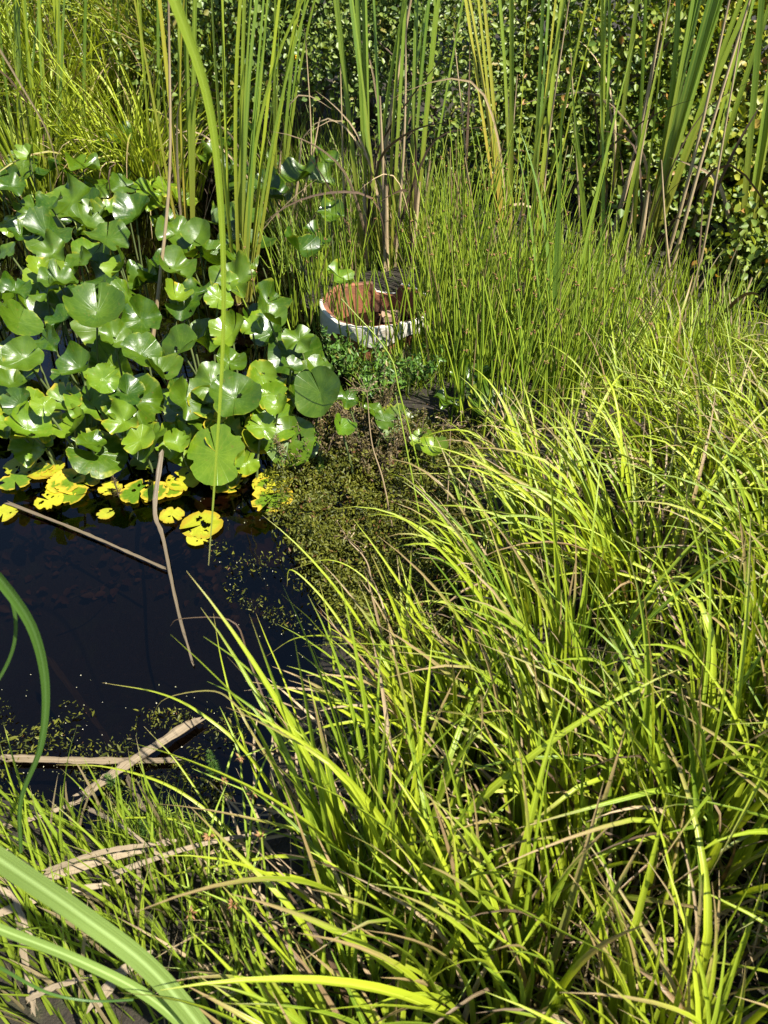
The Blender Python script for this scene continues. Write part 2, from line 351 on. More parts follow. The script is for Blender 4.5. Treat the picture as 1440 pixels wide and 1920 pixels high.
def leaflets(C, size, up=None, spread=0.8, ratio=0.55, tone=None, fold=0.25):
    """small pointed leaves at C: six corners, creased along the middle"""
    n = len(C); size = arr(size, n)[:, None]
    nr = rng.normal(0, spread, (n, 3)) + (np.array([0.25, -0.35, 0.75]) if up is None else up)
    nr /= np.linalg.norm(nr, axis=1)[:, None]
    d = np.cross(nr, rng.normal(0, 1, (n, 3))); d /= np.linalg.norm(d, axis=1)[:, None]
    s = np.cross(nr, d); h = size * ratio * .5; lift = nr * h * fold * 2
    V = np.stack([C, C + d * size * .3 + s * h + lift, C + d * size * .68 + s * h * .8 + lift, C + d * size,
                  C + d * size * .68 - s * h * .8 + lift, C + d * size * .3 - s * h + lift], 1)
    i = np.arange(n)[:, None] * 6
    F = np.concatenate([i + [0, 1, 2, 3], i + [0, 3, 4, 5]])
    t = np.zeros((n, 6, 3)); t[..., 0] = rng.uniform(0, 1, n)[:, None] if tone is None else arr(tone, n)[:, None]; t[..., 1] = rng.uniform(0, 1, n)[:, None]
    return V.reshape(-1, 3), F, np.zeros((n * 6, 2)), t.reshape(-1, 3)
def spindles(C, d, ln, rd):
    """little pointed seed heads: stretched octahedra"""
    n = len(C); d = d / np.linalg.norm(d, axis=1)[:, None]
    a = np.cross(d, np.array([0.31, 0.2, 0.93])); a /= np.linalg.norm(a, axis=1)[:, None]; b = np.cross(d, a)
    ln, rd = arr(ln, n)[:, None], arr(rd, n)[:, None]; c = C + d * ln * .4
    V = np.stack([C, c + a * rd, c + b * rd, c - a * rd, c - b * rd, C + d * ln], 1)
    i = np.arange(n)[:, None] * 6
    F = np.concatenate([i + [0, 2, 1], i + [0, 3, 2], i + [0, 4, 3], i + [0, 1, 4], i + [5, 1, 2], i + [5, 2, 3], i + [5, 3, 4], i + [5, 4, 1]])
    t = np.zeros((n, 6, 3)); t[..., 0] = rng.uniform(0, 1, n)[:, None]; t[..., 1] = rng.uniform(0, .9, n)[:, None]
    return V.reshape(-1, 3), F, np.zeros((n * 6, 2)), t.reshape(-1, 3)
ORD = ['', 'first', 'second', 'third', 'fourth', 'fifth', 'sixth', 'seventh', 'eighth', 'ninth', 'tenth', 'eleventh', 'twelfth', 'thirteenth',
       'fourteenth', 'fifteenth', 'sixteenth', 'seventeenth', 'eighteenth', 'nineteenth', 'twentieth', 'twenty-first', 'twenty-second', 'twenty-third',
       'twenty-fourth', 'twenty-fifth', 'twenty-sixth', 'twenty-seventh', 'twenty-eighth', 'twenty-ninth', 'thirtieth'] + ['%d-th' % i for i in range(31, 90)]

# ---------------------------------------------------------------- the setting: ground, water
SHORE = [(0.82, -0.30), (1.0, -0.22), (1.24, -0.14), (1.45, -0.04), (1.75, 0.02), (2.1, 0.02), (2.5, 0.02), (2.8, -0.15), (3.1, -0.30), (3.5, -0.38), (3.9, -0.5), (4.2, -0.7)]
def shore_x(y): return np.interp(y, [a for a, b in SHORE], [b for a, b in SHORE])
def inside(x, y):
    """signed metres inside the pond (positive = water)"""
    wv = 0.03 * np.sin(x * 9 + y * 5) + 0.02 * np.sin(y * 17 - x * 6)
    near = y - (0.80 + 0.05 * np.sin(x * 4.0) + .04 * np.sin(x * 13)); far = (4.72 - 0.1 * np.sin(x * 3)) - y; left = x + 3.6
    return np.minimum(np.minimum(shore_x(y) - x, near), np.minimum(far, left)) + wv
RC = G(706, 604, .05)                       # the clay ring's centre: the ground is dug out inside it
def hgt(x, y):
    x, y = np.asarray(x, float), np.asarray(y, float)
    d = inside(x, y)
    shelf = np.clip((y - 1.45) / 0.5, 0, 1)
    deep = -0.34 + 0.26 * shelf
    bank = 0.035 + 0.05 * np.clip(-d / 0.5, 0, 1) + 0.12 * np.clip((y - 3.6) / 2, 0, 1) + 0.25 * np.clip((y - 5.0) / 4, 0, 1) + 0.012 * np.sin(x * 7.3 + 1) * np.sin(y * 6.1) * np.clip(-d * 6, 0, 1)
    t = np.clip(d / 0.28 + 0.25, 0, 1); t = t * t * (3 - 2 * t)
    q = np.clip((.205 - np.hypot(x - RC[0], y - RC[1])) / .06, 0, 1)
    return bank * (1 - t) + deep * t - .32 * q
gx = np.concatenate([-np.geomspace(90, 4.2, 14), np.arange(-4.0, 4.001, 0.05), np.geomspace(4.2, 90, 14)])
gy = np.concatenate([-np.geomspace(60, 0.6, 12), np.arange(-0.4, 7.001, 0.05), np.geomspace(7.3, 120, 14)])
X, Y = np.meshgrid(gx, gy); Z = hgt(X, Y)
i, j = np.meshgrid(np.arange(len(gy) - 1), np.arange(len(gx) - 1), indexing='ij'); b = i * len(gx) + j
tag(link('ground', np.stack([X, Y, Z], -1), np.stack([b, b + 1, b + len(gx) + 1, b + len(gx)], -1).reshape(-1, 4), M['soil']), kind='structure')
wx = np.linspace(-4.2, 0.6, 25); wy = np.linspace(0.6, 4.7, 21); X, Y = np.meshgrid(wx, wy)
i, j = np.meshgrid(np.arange(20), np.arange(24), indexing='ij'); b = i * 25 + j
tag(link('water', np.stack([X, Y, 0 * X], -1), np.stack([b, b + 1, b + 26, b + 25], -1).reshape(-1, 4), M['water']), kind='structure')
def gz(p): return float(hgt(p[0], p[1]))
def bank(px, py):                           # foot of a plant on the real ground along a line of sight
    z = 0.04
    for _ in range(6):
        p = G(px, py, z); z = max(gz(p), -0.05)
    return np.array([p[0], p[1], z])

# ---------------------------------------------------------------- hedge and shrubs behind
def shrub(x, y, rx, ry, h, n, size, mat, name, label, cat='shrub', ragged=0.18, low=0.0, clump=26, group=None):
    z0 = gz((x, y)); t = empty(name, (x, y, z0)); tag(t, label, cat, group)
    n = int(n * 1.35); k = max(40, n // clump)
    v = rng.normal(0, 1, (k, 3)); v /= np.linalg.norm(v, axis=1)[:, None]; v[:, 2] = np.abs(v[:, 2]) * 1.15 - 0.30
    rr = rng.uniform(0.62, 1.05, k)[:, None] + rng.normal(0, ragged * .4, (k, 1))
    c = v * rr * np.array([rx, ry, h * 0.62]) + np.array([x, y, z0 + low + h * 0.36])
    ct = rng.uniform(0, 1, k)
    idx = rng.integers(0, k, n)
    P = c[idx] + rng.normal(0, 1, (n, 3)) * np.array([.085, .085, .06]) * (size / 0.035) ** 0.5
    P[:, 2] = np.maximum(P[:, 2], z0 + 0.02)
    tone = np.clip(0.65 * ct[idx] + 0.35 * rng.uniform(0, 1, n), 0, 1)
    b = leaflets(P, rng.uniform(.65, 1.25, n) * size, tone=tone, ratio=rng.choice([.6, .75]), up=np.array([.3, -.55, .6]), spread=.65)
    put('crown', b, mat, t)
    st = []
    for q in range(9):
        e = c[rng.integers(0, k)]; s0 = np.array([x + U(-.1, .1), y + U(-.1, .1), z0 - 0.03])
        st.append(tube([s0, s0 * .6 + e * .4 + np.array([U(-.08, .08), U(-.08, .08), .15]), e], 0.016, 0.003, 5, 8))
    put('trunk', join(st), M['bark'], t)
HG = 'hedge shrubs along the back'
shrub(-0.50, 4.75, .75, .55, 1.7, 8500, .030, M['hedge_dark'], 'glossy_shrub', 'dark glossy small-leaved shrub behind the big cattail fan and yellow flower', group=HG)
shrub(0.35, 4.50, .75, .55, 1.7, 9000, .030, M['hedge_dark'], 'glossy_shrub', 'dark small-leaved shrub straight behind the clay ring, silvery sparkling leaves', group=HG)
shrub(1.15, 4.30, .65, .55, 1.35, 6500, .036, M['hedge_mid'], 'leafy_shrub', 'mid-green shrub behind the yellow-stemmed cattail fan', group=HG)
shrub(1.85, 4.2, .70, .55, 1.55, 7500, .040, M['hedge_yellow'], 'bramble', 'yellow-green leafy bramble behind the blue-green cattails, sunlit', 'bramble', group=HG)
shrub(2.15, 3.55, .60, .50, .95, 6500, .042, M['hedge_yellow'], 'bramble', 'low yellow-flecked bramble at the right edge behind the leaning dead stalks', 'bramble', group=HG)
shrub(1.5, 3.75, .50, .35, .55, 3500, .038, M['hedge_mid'], 'ivy_bush', 'low dark ivy bush at the foot of the bramble, beyond the sedges', 'ivy', group=HG)
shrub(1.95, 3.0, .55, .35, .50, 4200, .036, M['hedge_mid'], 'bramble', 'lowest bramble at the right edge, reaching down to the rear sedges', 'bramble', group=HG)
shrub(.85, 4.15, .55, .3, .55, 4200, .032, M['hedge_mid'], 'ivy_bush', 'low leafy bush in the gap behind the yellow-footed cattail fan', 'ivy', group=HG)
shrub(-.1, 5.2, .6, .4, 1.6, 4500, .03, M['hedge_dark'], 'glossy_shrub', 'dark shrub in the gap between the two glossy shrubs, set back', group=HG)
shrub(2.9, 4.7, .7, .6, 1.7, 5500, .044, M['hedge_yellow'], 'bramble', 'taller bramble in the back right corner of the garden', 'bramble', group=HG)
shrub(-1.35, 5.35, .75, .5, 1.7, 5500, .032, M['hedge_dark'], 'glossy_shrub', 'dark shrub half hidden behind the back-left sedges and thin cattails', group=HG)
shrub(-2.5, 6.1, .8, .5, 1.6, 4500, .036, M['hedge_mid'], 'leafy_shrub', 'shrub at the far left, behind the tall yellow sedge', group=HG)
shrub(-3.6, 5.9, .8, .6, 1.7, 4000, .04, M['hedge_mid'], 'leafy_shrub', 'shrub beyond the left end of the back sedges', group=HG)
shrub(0.2, 6.3, 1.3, .6, 2.5, 7000, .05, M['hedge_mid'], 'tall_shrub', 'tall shrub behind the dark glossy shrubs, upper middle', group=HG)
shrub(2.2, 6.0, 1.3, .6, 2.5, 7000, .05, M['hedge_yellow'], 'tall_shrub', 'tall yellow-green shrub behind the brambles, upper right', group=HG)
shrub(3.9, 4.6, .8, .9, 2.0, 4500, .05, M['hedge_mid'], 'tall_shrub', 'tall shrub beyond the right end of the brambles', group=HG)
shrub(-2.2, 7.3, 1.6, .6, 2.4, 6000, .055, M['hedge_mid'], 'tall_shrub', 'tall shrub rising behind the left shrubs, upper left', group=HG)

# ---------------------------------------------------------------- sedge tussocks
TUS = []
def tussock(p, n, L, lean, spread, label, name='sedge_tussock', cat='sedge', group='sedge tussocks', wd=0.0085, rad=0.09, arch=6, deadn=0.12, hue=(0, 1), bias=0.35, th=(66, 90), bend=(0.5, 1.9), nseg=13, pw=(1.9, 2.6, 3.2)):
    t = empty(name, p); tag(t, label, cat, group)
    p = np.asarray(p, float); TUS.append((t, p))
    tone0 = U(-.18, .18)
    def mk(n, L0, w0, dead, bd, hlo, hhi, seg=nseg, kinks=0.25):
        a = rng.uniform(0, 2 * np.pi, n); r = rad * np.sqrt(rng.uniform(0, 1, n))
        base = np.stack([p[0] + r * np.cos(a), p[1] + r * np.sin(a), np.full(n, p[2] - 0.02)], -1)
        vx = np.cos(a) * spread + bias * math.cos(lean) + rng.normal(0, .24, n); vy = np.sin(a) * spread + bias * math.sin(lean) + rng.normal(0, .24, n)
        az = np.arctan2(vy, vx)
        th0 = np.radians(rng.uniform(th[0], th[1], n) - 10 * np.hypot(vx, vy).clip(0, 1.3))
        k = (np.where(rng.uniform(0, 1, n) < kinks, rng.uniform(.45, .85, n), 9.0), rng.uniform(.3, 1.5, n))
        return blades(base, az, th0, rng.uniform(bd[0], bd[1], n), rng.uniform(.62, 1.1, n) * L0, rng.uniform(.7, 1.25, n) * w0, seg, rng.choice(pw), .75,
                      rng.normal(0, .6, n), .14, np.where(rng.uniform(0, 1, n) < dead, rng.uniform(.5, 1, n), rng.uniform(0, .33, n)), k, hue=np.clip(hlo + (hhi - hlo) * rng.beta(.7, .7, n) + tone0, 0, 1))
    put('foliage', mk(n, L, wd, .05, bend, *hue), M['sedge'], t)
    if deadn: put('withered_foliage', mk(max(4, int(n * deadn)), L * .85, wd * .8, .6, (bend[0] + .5, bend[1] + 1.0), 0, 1, kinks=.6), M['sedge_dead'], t)
    for _ in range(arch):
        put('arching_leaf', mk(1, L * 1.12, wd * 1.15, 0, (bend[0] + .5, bend[1] + .3), .5 * (hue[0] + hue[1]), hue[1], 16, .1), M['sedge'], t)
    return t
SG = 'arching sedge tussocks on the right bank'
rows = [(0.34, 0.25, .56), (0.60, 0.27, .62), (0.90, 0.29, .64), (1.20, 0.30, .62), (1.52, 0.31, .58), (1.85, 0.32, .54), (2.2, .36, .44)]
rown = ["the front row at the photographer's feet", 'the second row from the front', 'the third row from the front', 'the fourth row, beside the open water', 'the fifth row, beside the moss', 'the sixth row, before the rushes', 'the rear row, before the brambles']
for ri, (y, stp, L) in enumerate(rows):
    x0 = [-.08, -.03, .09, .26, .48, .70, 1.0][ri]; half = (y * .755 + .98 + .1) * .5 + .45
    xs = np.arange(x0, half + .15, stp)
    for k, x in enumerate(xs):
        xx, yy = x + U(-.05, .05), y + U(-.06, .06)
        edge = k == 0
        tussock((xx, yy, gz((xx, yy))), int([80, 86, 90, 92, 98, 90, 66][ri] * (.7 if edge else 1)), L * U(.88, 1.1) * (.86 if edge and ri > 1 else 1), R(150 + U(-35, 30)), .20 if ri < 3 else .34,
                'arching yellow-green sedge tussock, %s from left in %s' % (ORD[k + 1], rown[ri]), group=SG, wd=[.0122, .0118, .0110, .0102, .0095, .009, .009][ri],
                hue=(.12, 1) if ri < 2 else ((.15, 1.0) if ri < 4 else (.35, 1)), bias=.30 if ri < 3 else .48, arch=6 if ri < 3 else 10, th=(79, 93) if ri < 3 else (76, 91), bend=(.1, 1.15) if ri < 3 else (.6, 2.1), deadn=.12)
# sedges behind the lily pads, back left
k = 0
for px, py in [(-160, 330), (-40, 350), (60, 330), (150, 345), (230, 330), (310, 320), (390, 330), (20, 250), (120, 240), (220, 235), (320, 230), (420, 260), (-80, 230)]:
    k += 1
    p = bank(px, py); far = py < 300
    tussock(p, 105, 1.25 if far else .95, R(60 + U(-90, 90)), .7, 'tall yellow sedge behind the lily pads, %s from left in its %s row' % (ORD[([-160, -40, 60, 150, 230, 310, 390].index(px) if not far else [-80, 20, 120, 220, 320, 420].index(px)) + 1], 'rear' if far else 'front'),
            group='yellow sedges behind the lily pads', wd=.013, hue=(.5, 1), bias=.15, arch=5, rad=.16, deadn=.15, pw=(1.8, 2.6), bend=(.2, 1.4), th=(74, 90))

# ---------------------------------------------------------------- cattails
CG = 'cattails standing along the far bank'
def cattail(px, py, n, L, lean, label, spread=10, mat='cattail', deadn=4, wd=.016, top=None, yellow=0, hue=(0, 1), sheath=True):
    """fan of strap leaves from one foot; lean = (x, y) tilt in degrees"""
    p = bank(px, py); t = empty('cattail', p); tag(t, label, 'cattail', CG)
    e = D(lean[0], 0, p[1] + .04 * lean[1]); lean = (math.degrees(math.atan2(e[0] - p[0], e[2] - p[2])), lean[1])
    for q in range(n):
        f = (q + .5) / n * 2 - 1
        tx = lean[0] + f * spread * U(.7, 1.3) + rng.normal(0, 2.0); ty = lean[1] + U(-5, 5)
        az = math.atan2(ty, tx); tilt = math.hypot(tx, ty)
        off = np.array([f * .018, U(-.012, .012), -.03])
        b = blades((p + off)[None], az, R(90 - tilt), U(0.02, .22) + (U(.3, 1.1) if rng.uniform() < .18 else 0), L * 1.25 * U(.62, 1.05), wd * U(.65, 1.2), 18, 2.6, .22, U(-.8, .8), .03,
                   U(0, .3), hue=float(np.clip(U(*hue) + rng.normal(0, .2), 0, 1)), tipb=U(0, .5), tw0=R(90) - az + U(-.3, .9))
        put('leaf', b, M['cattail_yellow' if q < yellow or mat == 'y' else 'cattail'], t)
    for q in range(deadn):
        az = U(0, 6.28); off = np.array([U(-.03, .03), U(-.02, .02), -.03])
        b = blades((p + off)[None], az, R(U(66, 88)), U(.2, 1.2), L * U(.3, .62), wd * U(.6, .9), 14, 2.0, .3, U(-1.5, 1.5), .15, U(.4, 1), kink=(np.array([U(.4, .8)]), np.array([U(0, 1.8)])))
        put('withered_leaf', b, M['cattail_dead'], t)
    if sheath:
        bs = [tube([p + [U(-.012, .012), U(-.012, .012), -.03], p + [lean[0] * .002, 0, .12], p + [lean[0] * .0062 * 1, U(-.01, .01), .36]], .019, .006, 7, 8) for _ in range(2)]
        put('sheath', join(bs), M['cattail_dead' if yellow == 0 and mat != 'y' else 'cattail_yellow'], t)
    return t
cattail(357, 535, 6, 2.0, (322, 2), 'narrow yellow-green cattail fan rising from the lily pads beside the dead brown stalk', 4, hue=(.5, 1), yellow=3, deadn=3, sheath=False)
cattail(455, 592, 12, 1.9, (497, 3), 'broad bright green cattail fan at the right end of the lily pads', 6.5, hue=(.25, .95), deadn=2, sheath=False)
cattail(440, 575, 4, 1.75, (452, 4), 'small cattail tucked behind the broad bright green fan', 4, hue=(.2, .8), deadn=1, sheath=False)
cattail(690, 500, 7, 2.0, (665, 2), 'dark-footed cattail left of three behind the clay ring', 4.5, hue=(.0, .6), deadn=5)
cattail(725, 505, 6, 2.0, (722, 3), 'dark-footed cattail in the middle of three behind the clay ring', 4, hue=(.0, .6), deadn=5)
cattail(772, 500, 7, 2.0, (815, 2), 'dark-footed cattail right of three behind the clay ring', 4.5, hue=(.0, .5), deadn=5)
cattail(955, 505, 8, 2.0, (950, 2), 'cattail fan with a bright yellow-orange foot in the middle of the bank', 6.5, hue=(.3, 1), yellow=4, deadn=2)
cattail(995, 500, 6, 2.0, (1055, 2), 'green cattail leaning right beside the yellow-footed fan', 5, hue=(.1, .7), yellow=1, deadn=3)
cattail(1130, 455, 5, 2.0, (1130, 2), 'cattail behind the thick leaning dead stalk', 5, hue=(.2, .8), deadn=4)
cattail(1207, 490, 11, 2.1, (1318, 1), 'large blue-green cattail fan leaning right', 4.5, hue=(.0, .35), deadn=4, wd=.023)
cattail(1190, 520, 4, 1.6, (1250, 3), 'short cattail at the foot of the large blue-green fan', 5, hue=(.2, .7), deadn=3)
cattail(1290, 470, 3, 1.9, (1395, 2), 'cattail with broad leaves leaning out at the right edge', 3, hue=(.1, .6), deadn=1, wd=.024)
cattail(1390, 520, 4, 1.9, (1475, -2), 'outermost cattail on the right, cut by the picture edge', 5, hue=(.1, .5), deadn=1, wd=.024)
cattail(80, 330, 5, 1.9, (82, 1), 'thin dark cattail behind the lily pads, inner of two at upper left', 3, hue=(0, .4), deadn=1, wd=.015, sheath=False)
cattail(14, 300, 5, 1.9, (15, 1), 'thin dark cattail behind the lily pads, outer of two at upper left', 3, hue=(0, .4), deadn=1, wd=.017, sheath=False)
cattail(520, 430, 5, 1.9, (545, 0), 'dark cattail in the shade behind the broad bright green fan', 4, hue=(0, .3), deadn=3, wd=.017)
cattail(1120, 630, 5, .95, (1150, 2), 'knee-high young cattail among the rushes', 8, hue=(.1, .6), deadn=2, sheath=False)
cattail(1035, 720, 5, .85, (1070, 0), 'knee-high young cattail in front of the rushes, blue-green', 8, hue=(.0, .5), deadn=1, sheath=False)
for px, py, tx, lab in [(45, 310, 30, 'thin reed-like cattail behind the pads, left of the inner dark one'), (125, 300, 126, 'thin reed-like cattail behind the pads, right of the inner dark one'), (240, 300, 215, 'thin reed-like cattail before the yellow sedges, left of the brown stalk'),
                        (280, 330, 275, 'thin reed-like cattail just left of the brown stalk'), (395, 330, 385, 'thin reed-like cattail between the narrow and the broad fan'), (-60, 310, -70, 'thin cattail just outside the left picture edge')]:
    cattail(px, py, 3, 1.9, (tx, 1), lab, 3, hue=(0, .7), deadn=1, wd=.016, sheath=False)
# dead stalks standing upright
def stalk(pts, r, label, name='dead_stalk', mat='cattail_dead', cat='dead stalk', leafy=1):
    t = empty(name, pts[0]); tag(t, label, cat, 'dead stalks standing among the cattails')
    put('stem', tube(pts, r, r * .4, 7, 16), M[mat], t)
    pts = np.asarray(pts)
    for q in range(leafy):
        f = U(.1, .5); e = spline(pts, 20)[int(f * 19)]
        put('withered_leaf', blades(e[None], U(0, 6.28), R(U(55, 82)), U(.3, 2), U(.25, .5), .014, 12, 2, .3, U(-1.5, 1.5), .2, .8), M['cattail_dead'], t)
b0 = G(284, 655, .02)
stalk([b0, D(300, 520, b0[1] + .02), D(318, 320, b0[1] + .05), D(316, 0, b0[1] + .05)], .0085, 'thin dark brown dead stalk standing in the lily pads', leafy=0)
for px0, py0, px1, py1, r, lab in [
    (1140, 470, 1240, 40, .013, 'thick grey dead stalk leaning right across the cattails'), (1250, 540, 1412, -20, .009, 'long pale dead stalk at far right, outermost of the leaning pair'),
    (1238, 530, 1372, -20, .009, 'long pale dead stalk at far right, inner one of the leaning pair'), (690, 480, 772, -10, .012, 'pale dead stalk leaning right behind the clay ring'),
    (720, 500, 712, 180, .010, 'upright grey dead stalk among the cattails behind the clay ring'), (800, 460, 806, 300, .012, 'short broken dead stalk right of the ring cattails'),
    (535, 460, 565, 260, .010, 'dark broken stalk in the shade behind the broad fan'), (545, 440, 600, 220, .007, 'thin dark stalk leaning behind the broad fan'),
    (1262, 560, 1240, 300, .006, 'thin upright dead stem between the leaning pair and the blue-green fan'), (1380, 640, 1410, 520, .008, 'short pale dead stub beside the bramble at right'),
    *[(int(x), int(y), int(x + dx), int(yt), float(r), 'thin tan dead stalk %s' % l) for x, y, dx, yt, r, l in [(650, 495, -12, 120, .006, 'left of the ring cattails'), (740, 500, 22, -20, .007, 'rising through the ring cattails'), (880, 480, -30, 60, .005, 'leaning left before the dark shrub'), (930, 500, 40, 140, .005, 'crossing the yellow-footed fan'),
      (1010, 490, 60, -20, .006, 'right of the yellow-footed fan'), (1090, 480, -20, 100, .005, 'left of the thick leaning stalk'), (1170, 500, 90, -20, .007, 'between the thick stalk and the blue-green fan'), (1300, 560, 90, 60, .006, 'just right of the leaning pair'), (580, 440, -8, 60, .005, 'right of the broad fan, in shade')]],
    (1330, 640, 1356, 535, .006, 'short thin dead stub beside the bramble, left of the other stub')]:
    a = bank(px0, py0); c = D(px1, py1, a[1] + U(-.05, .12))
    stalk([a, a * .5 + c * .5 + np.array([U(-.02, .02), U(-.02, .02), 0]), c], r, lab, leafy=int(rng.integers(0, 3)))

# ---------------------------------------------------------------- rushes with brown spikelets
def rush_clump(px, py, n, L, label, rad=.11, wd=.0068, spik=.35, th=(76, 90), bend=(0, .3), group='upright rush clumps beyond the sedges'):
    p = bank(px, py); t = empty('rush_clump', p); tag(t, label, 'rush', group)
    a = rng.uniform(0, 6.28, n); r = rad * np.sqrt(rng.uniform(0, 1, n))
    base = np.stack([p[0] + r * np.cos(a), p[1] + r * np.sin(a), np.full(n, p[2] - .02)], -1)
    b = blades(base, rng.uniform(0, 6.28, n), np.radians(rng.uniform(th[0], th[1], n)), rng.uniform(bend[0], bend[1], n), rng.uniform(.6, 1.1, n) * L, rng.uniform(.8, 1.3, n) * wd, 8, 2, .3, 0, .1,
               np.where(rng.uniform(0, 1, n) < .1, .7, 0.1), stem=True)
    put('stems', b, M['rush'], t)
    m = int(n * spik)
    if m:
        e = b[4][rng.choice(n, m, replace=False), 7]
        for c in e: put('spikelet_cluster', spindles(np.repeat(c[None], 5, 0), rng.normal(0, 1, (5, 3)) + [0, 0, .4], U(.007, .014, 5), .0022), M['spikelet'], t)
RL = [(830, 640), (880, 600), (930, 620), (985, 610), (1040, 640), (860, 700), (915, 690), (965, 720), (1020, 700), (1080, 700), (900, 790), (960, 840), (1010, 800), (1075, 790), (1130, 740), (850, 560), (900, 540), (820, 590)]
lm = lambda px, py: ('right of the clay ring' if py < 670 else ('in the middle of the bank' if py < 750 else 'above the moss'))
cnt = {}
for px, py in sorted(RL):
    l = lm(px, py); cnt[l] = cnt.get(l, 0) + 1
    rush_clump(px, py, 24, .62 if py < 670 else .55, 'green rushes with brown spikelets %s, %s from left' % (l, ORD[cnt[l]]))
for k, (px, py) in enumerate([(545, 640), (590, 620), (640, 655), (690, 690), (615, 560), (775, 680)]):
    rush_clump(px, py, 18, .48, 'sparse thin rushes by the clay ring, %s of six clumps from left' % ORD[[545, 590, 615, 640, 690, 775].index(px) + 1], spik=.3, rad=.13, group='sparse rushes by the clay ring')

# single sedge stems with star-shaped brown spikelets, lower middle
def rush_stem(x0, y0, x1, y1, Y1, bract, label):
    a = bank(x0, y0) if y0 < 1900 else bank(x0, 1900) + np.array([0, -.03, 0])
    e = D(x1, y1, Y1); t = empty('spiked_rush', a); tag(t, label, 'rush', 'rushes with star-shaped brown spikelets')
    m = a * .5 + e * .5 + np.array([U(-.015, .015), U(-.02, .02), 0])
    put('stem', tube([a, m, e], .0036, .0022, 3, 12), M['rush'], t)
    C = np.repeat(e[None], 9, 0)
    put('spikelet_cluster', spindles(C, rng.normal(0, 1, (9, 3)) + [0, 0, .3], U(.010, .017, 9), .0026), M['spikelet'], t)
    d = e - m; d /= np.linalg.norm(d)
    put('bract', ribbon([e, e + d * .04 + [bract * .01, 0, 0], e + d * .09 + [bract * .03, 0, -.002]], .004, 8, fold=.4), M['rush'], t)
    q = np.array([-bract * .6, .2, .1]); put('bract', ribbon([e, e + q * .05, e + q * .1], .003, 8, fold=.4), M['rush'], t)
for a in [(370, 1880, 392, 1567, .62, 1, 'tallest spiked rush at the pond corner, its star under an upright bract'), (440, 1900, 470, 1645, .60, 1, 'spiked rush with a small star just right of the arched sedge blade'),
          (455, 1900, 475, 1488, .66, 1, 'spiked rush rising highest over the near water, star beside the crossed reeds'), (480, 1900, 490, 1567, .6, -1, 'spiked rush with a pale star below the highest one'),
          (375, 1900, 388, 1680, .56, 1, 'short spiked rush left of the middle pair'), (350, 1900, 357, 1712, .52, -1, 'lowest spiked rush beside the straw, tiny star'),
          (430, 1905, 437, 1695, .5, 1, 'spiked rush with a dark star in front of the deep shadow'), (530, 1910, 534, 1745, .5, -1, 'spiked rush with two level bracts and a broad star'),
          (605, 1910, 583, 1780, .48, 1, 'spiked rush whose star tilts left, an upright bract beside it'), (640, 1915, 638, 1820, .46, -1, 'small spiked rush near the bottom edge, star barely above the leaves'),
          (450, 1910, 472, 1855, .44, 1, 'nearest spiked rush, large star of brown points at the bottom'), (700, 1900, 706, 1685, .55, 1, 'spiked rush in front of the sedges, rightmost of the spiked ones'),
          (415, 1800, 420, 1465, .72, 1, 'pale spiked rush near the bent sedge tip over the water'), (480, 1800, 450, 1420, .75, -1, 'spiked rush leaning left over the near water'),
          (660, 1915, 663, 1860, .44, 1, 'tiny spiked rush at the very bottom, half buried in leaves')]:
    rush_stem(*a)

# ---------------------------------------------------------------- lily pads
def pad_mesh(Rr, cup, wave, bites, holes, notch=.2, nr=12, na=64, fold=0.0):
    a = np.linspace(notch * .5, 2 * np.pi - notch * .5, na); r = np.linspace(0, 1, nr + 1)[1:]
    ro = 1 + .04 * np.sin(3 * a + U(0, 6)) + .03 * np.sin(5 * a + U(0, 6)) + .008 * rng.normal(0, 1, na)
    ro = ro * (1 - .10 * np.exp(-((a - .0) / .25) ** 2) - .10 * np.exp(-((a - 6.283) / .25) ** 2))
    for _ in range(bites):
        c, wdt, dp = U(0.3, 6.0), U(.05, .22), U(.12, .42)
        ro = np.minimum(ro, 1 - dp * np.clip(1 - ((a - c) / wdt) ** 2, 0, 1) ** .5 * U(.7, 1) + .02 * rng.normal(0, 1, na))
    A, RR = np.meshgrid(a, r); rr = RR * ro[None]
    x, y = rr * np.cos(A), rr * np.sin(A)
    ph = U(0, 6); kk = int(rng.integers(2, 5))
    z = cup * rr ** 2 + wave * rr ** 2 * np.sin(kk * A + ph) + .35 * wave * rr ** 3 * np.sin(7 * A + ph * 2) + .12 * wave * np.sin(5.5 * x + ph) * np.sin(6.5 * y + ph * 3) + fold * np.abs(y) - .06 * rr * np.exp(-((A - np.pi) / .25) ** 2) * 0.3
    V = np.stack([x, y, z], -1) * Rr
    V = np.concatenate([np.zeros((1, na, 3)) + V[0] * .02, V], 0)
    uv = np.zeros((nr + 1, na, 2)); uv[..., 0] = a / 6.283; uv[1:, :, 1] = r[:, None] * 1.0
    F = strips(1, na, False)(nr + 1)
    if holes:
        cen = V.reshape(-1, 3)[F].mean(1)[:, :2] / Rr; keep = np.ones(len(F), bool)
        for _ in range(holes):
            h = rng.normal(0, .5, 2); s = U(.05, .14); e = U(.4, 1.2)
            keep &= ((cen[:, 0] - h[0]) ** 2 + ((cen[:, 1] - h[1]) * e) ** 2) > s * s
        F = F[keep]
    return V.reshape(-1, 3), F, uv.reshape(-1, 2)
PADS = []
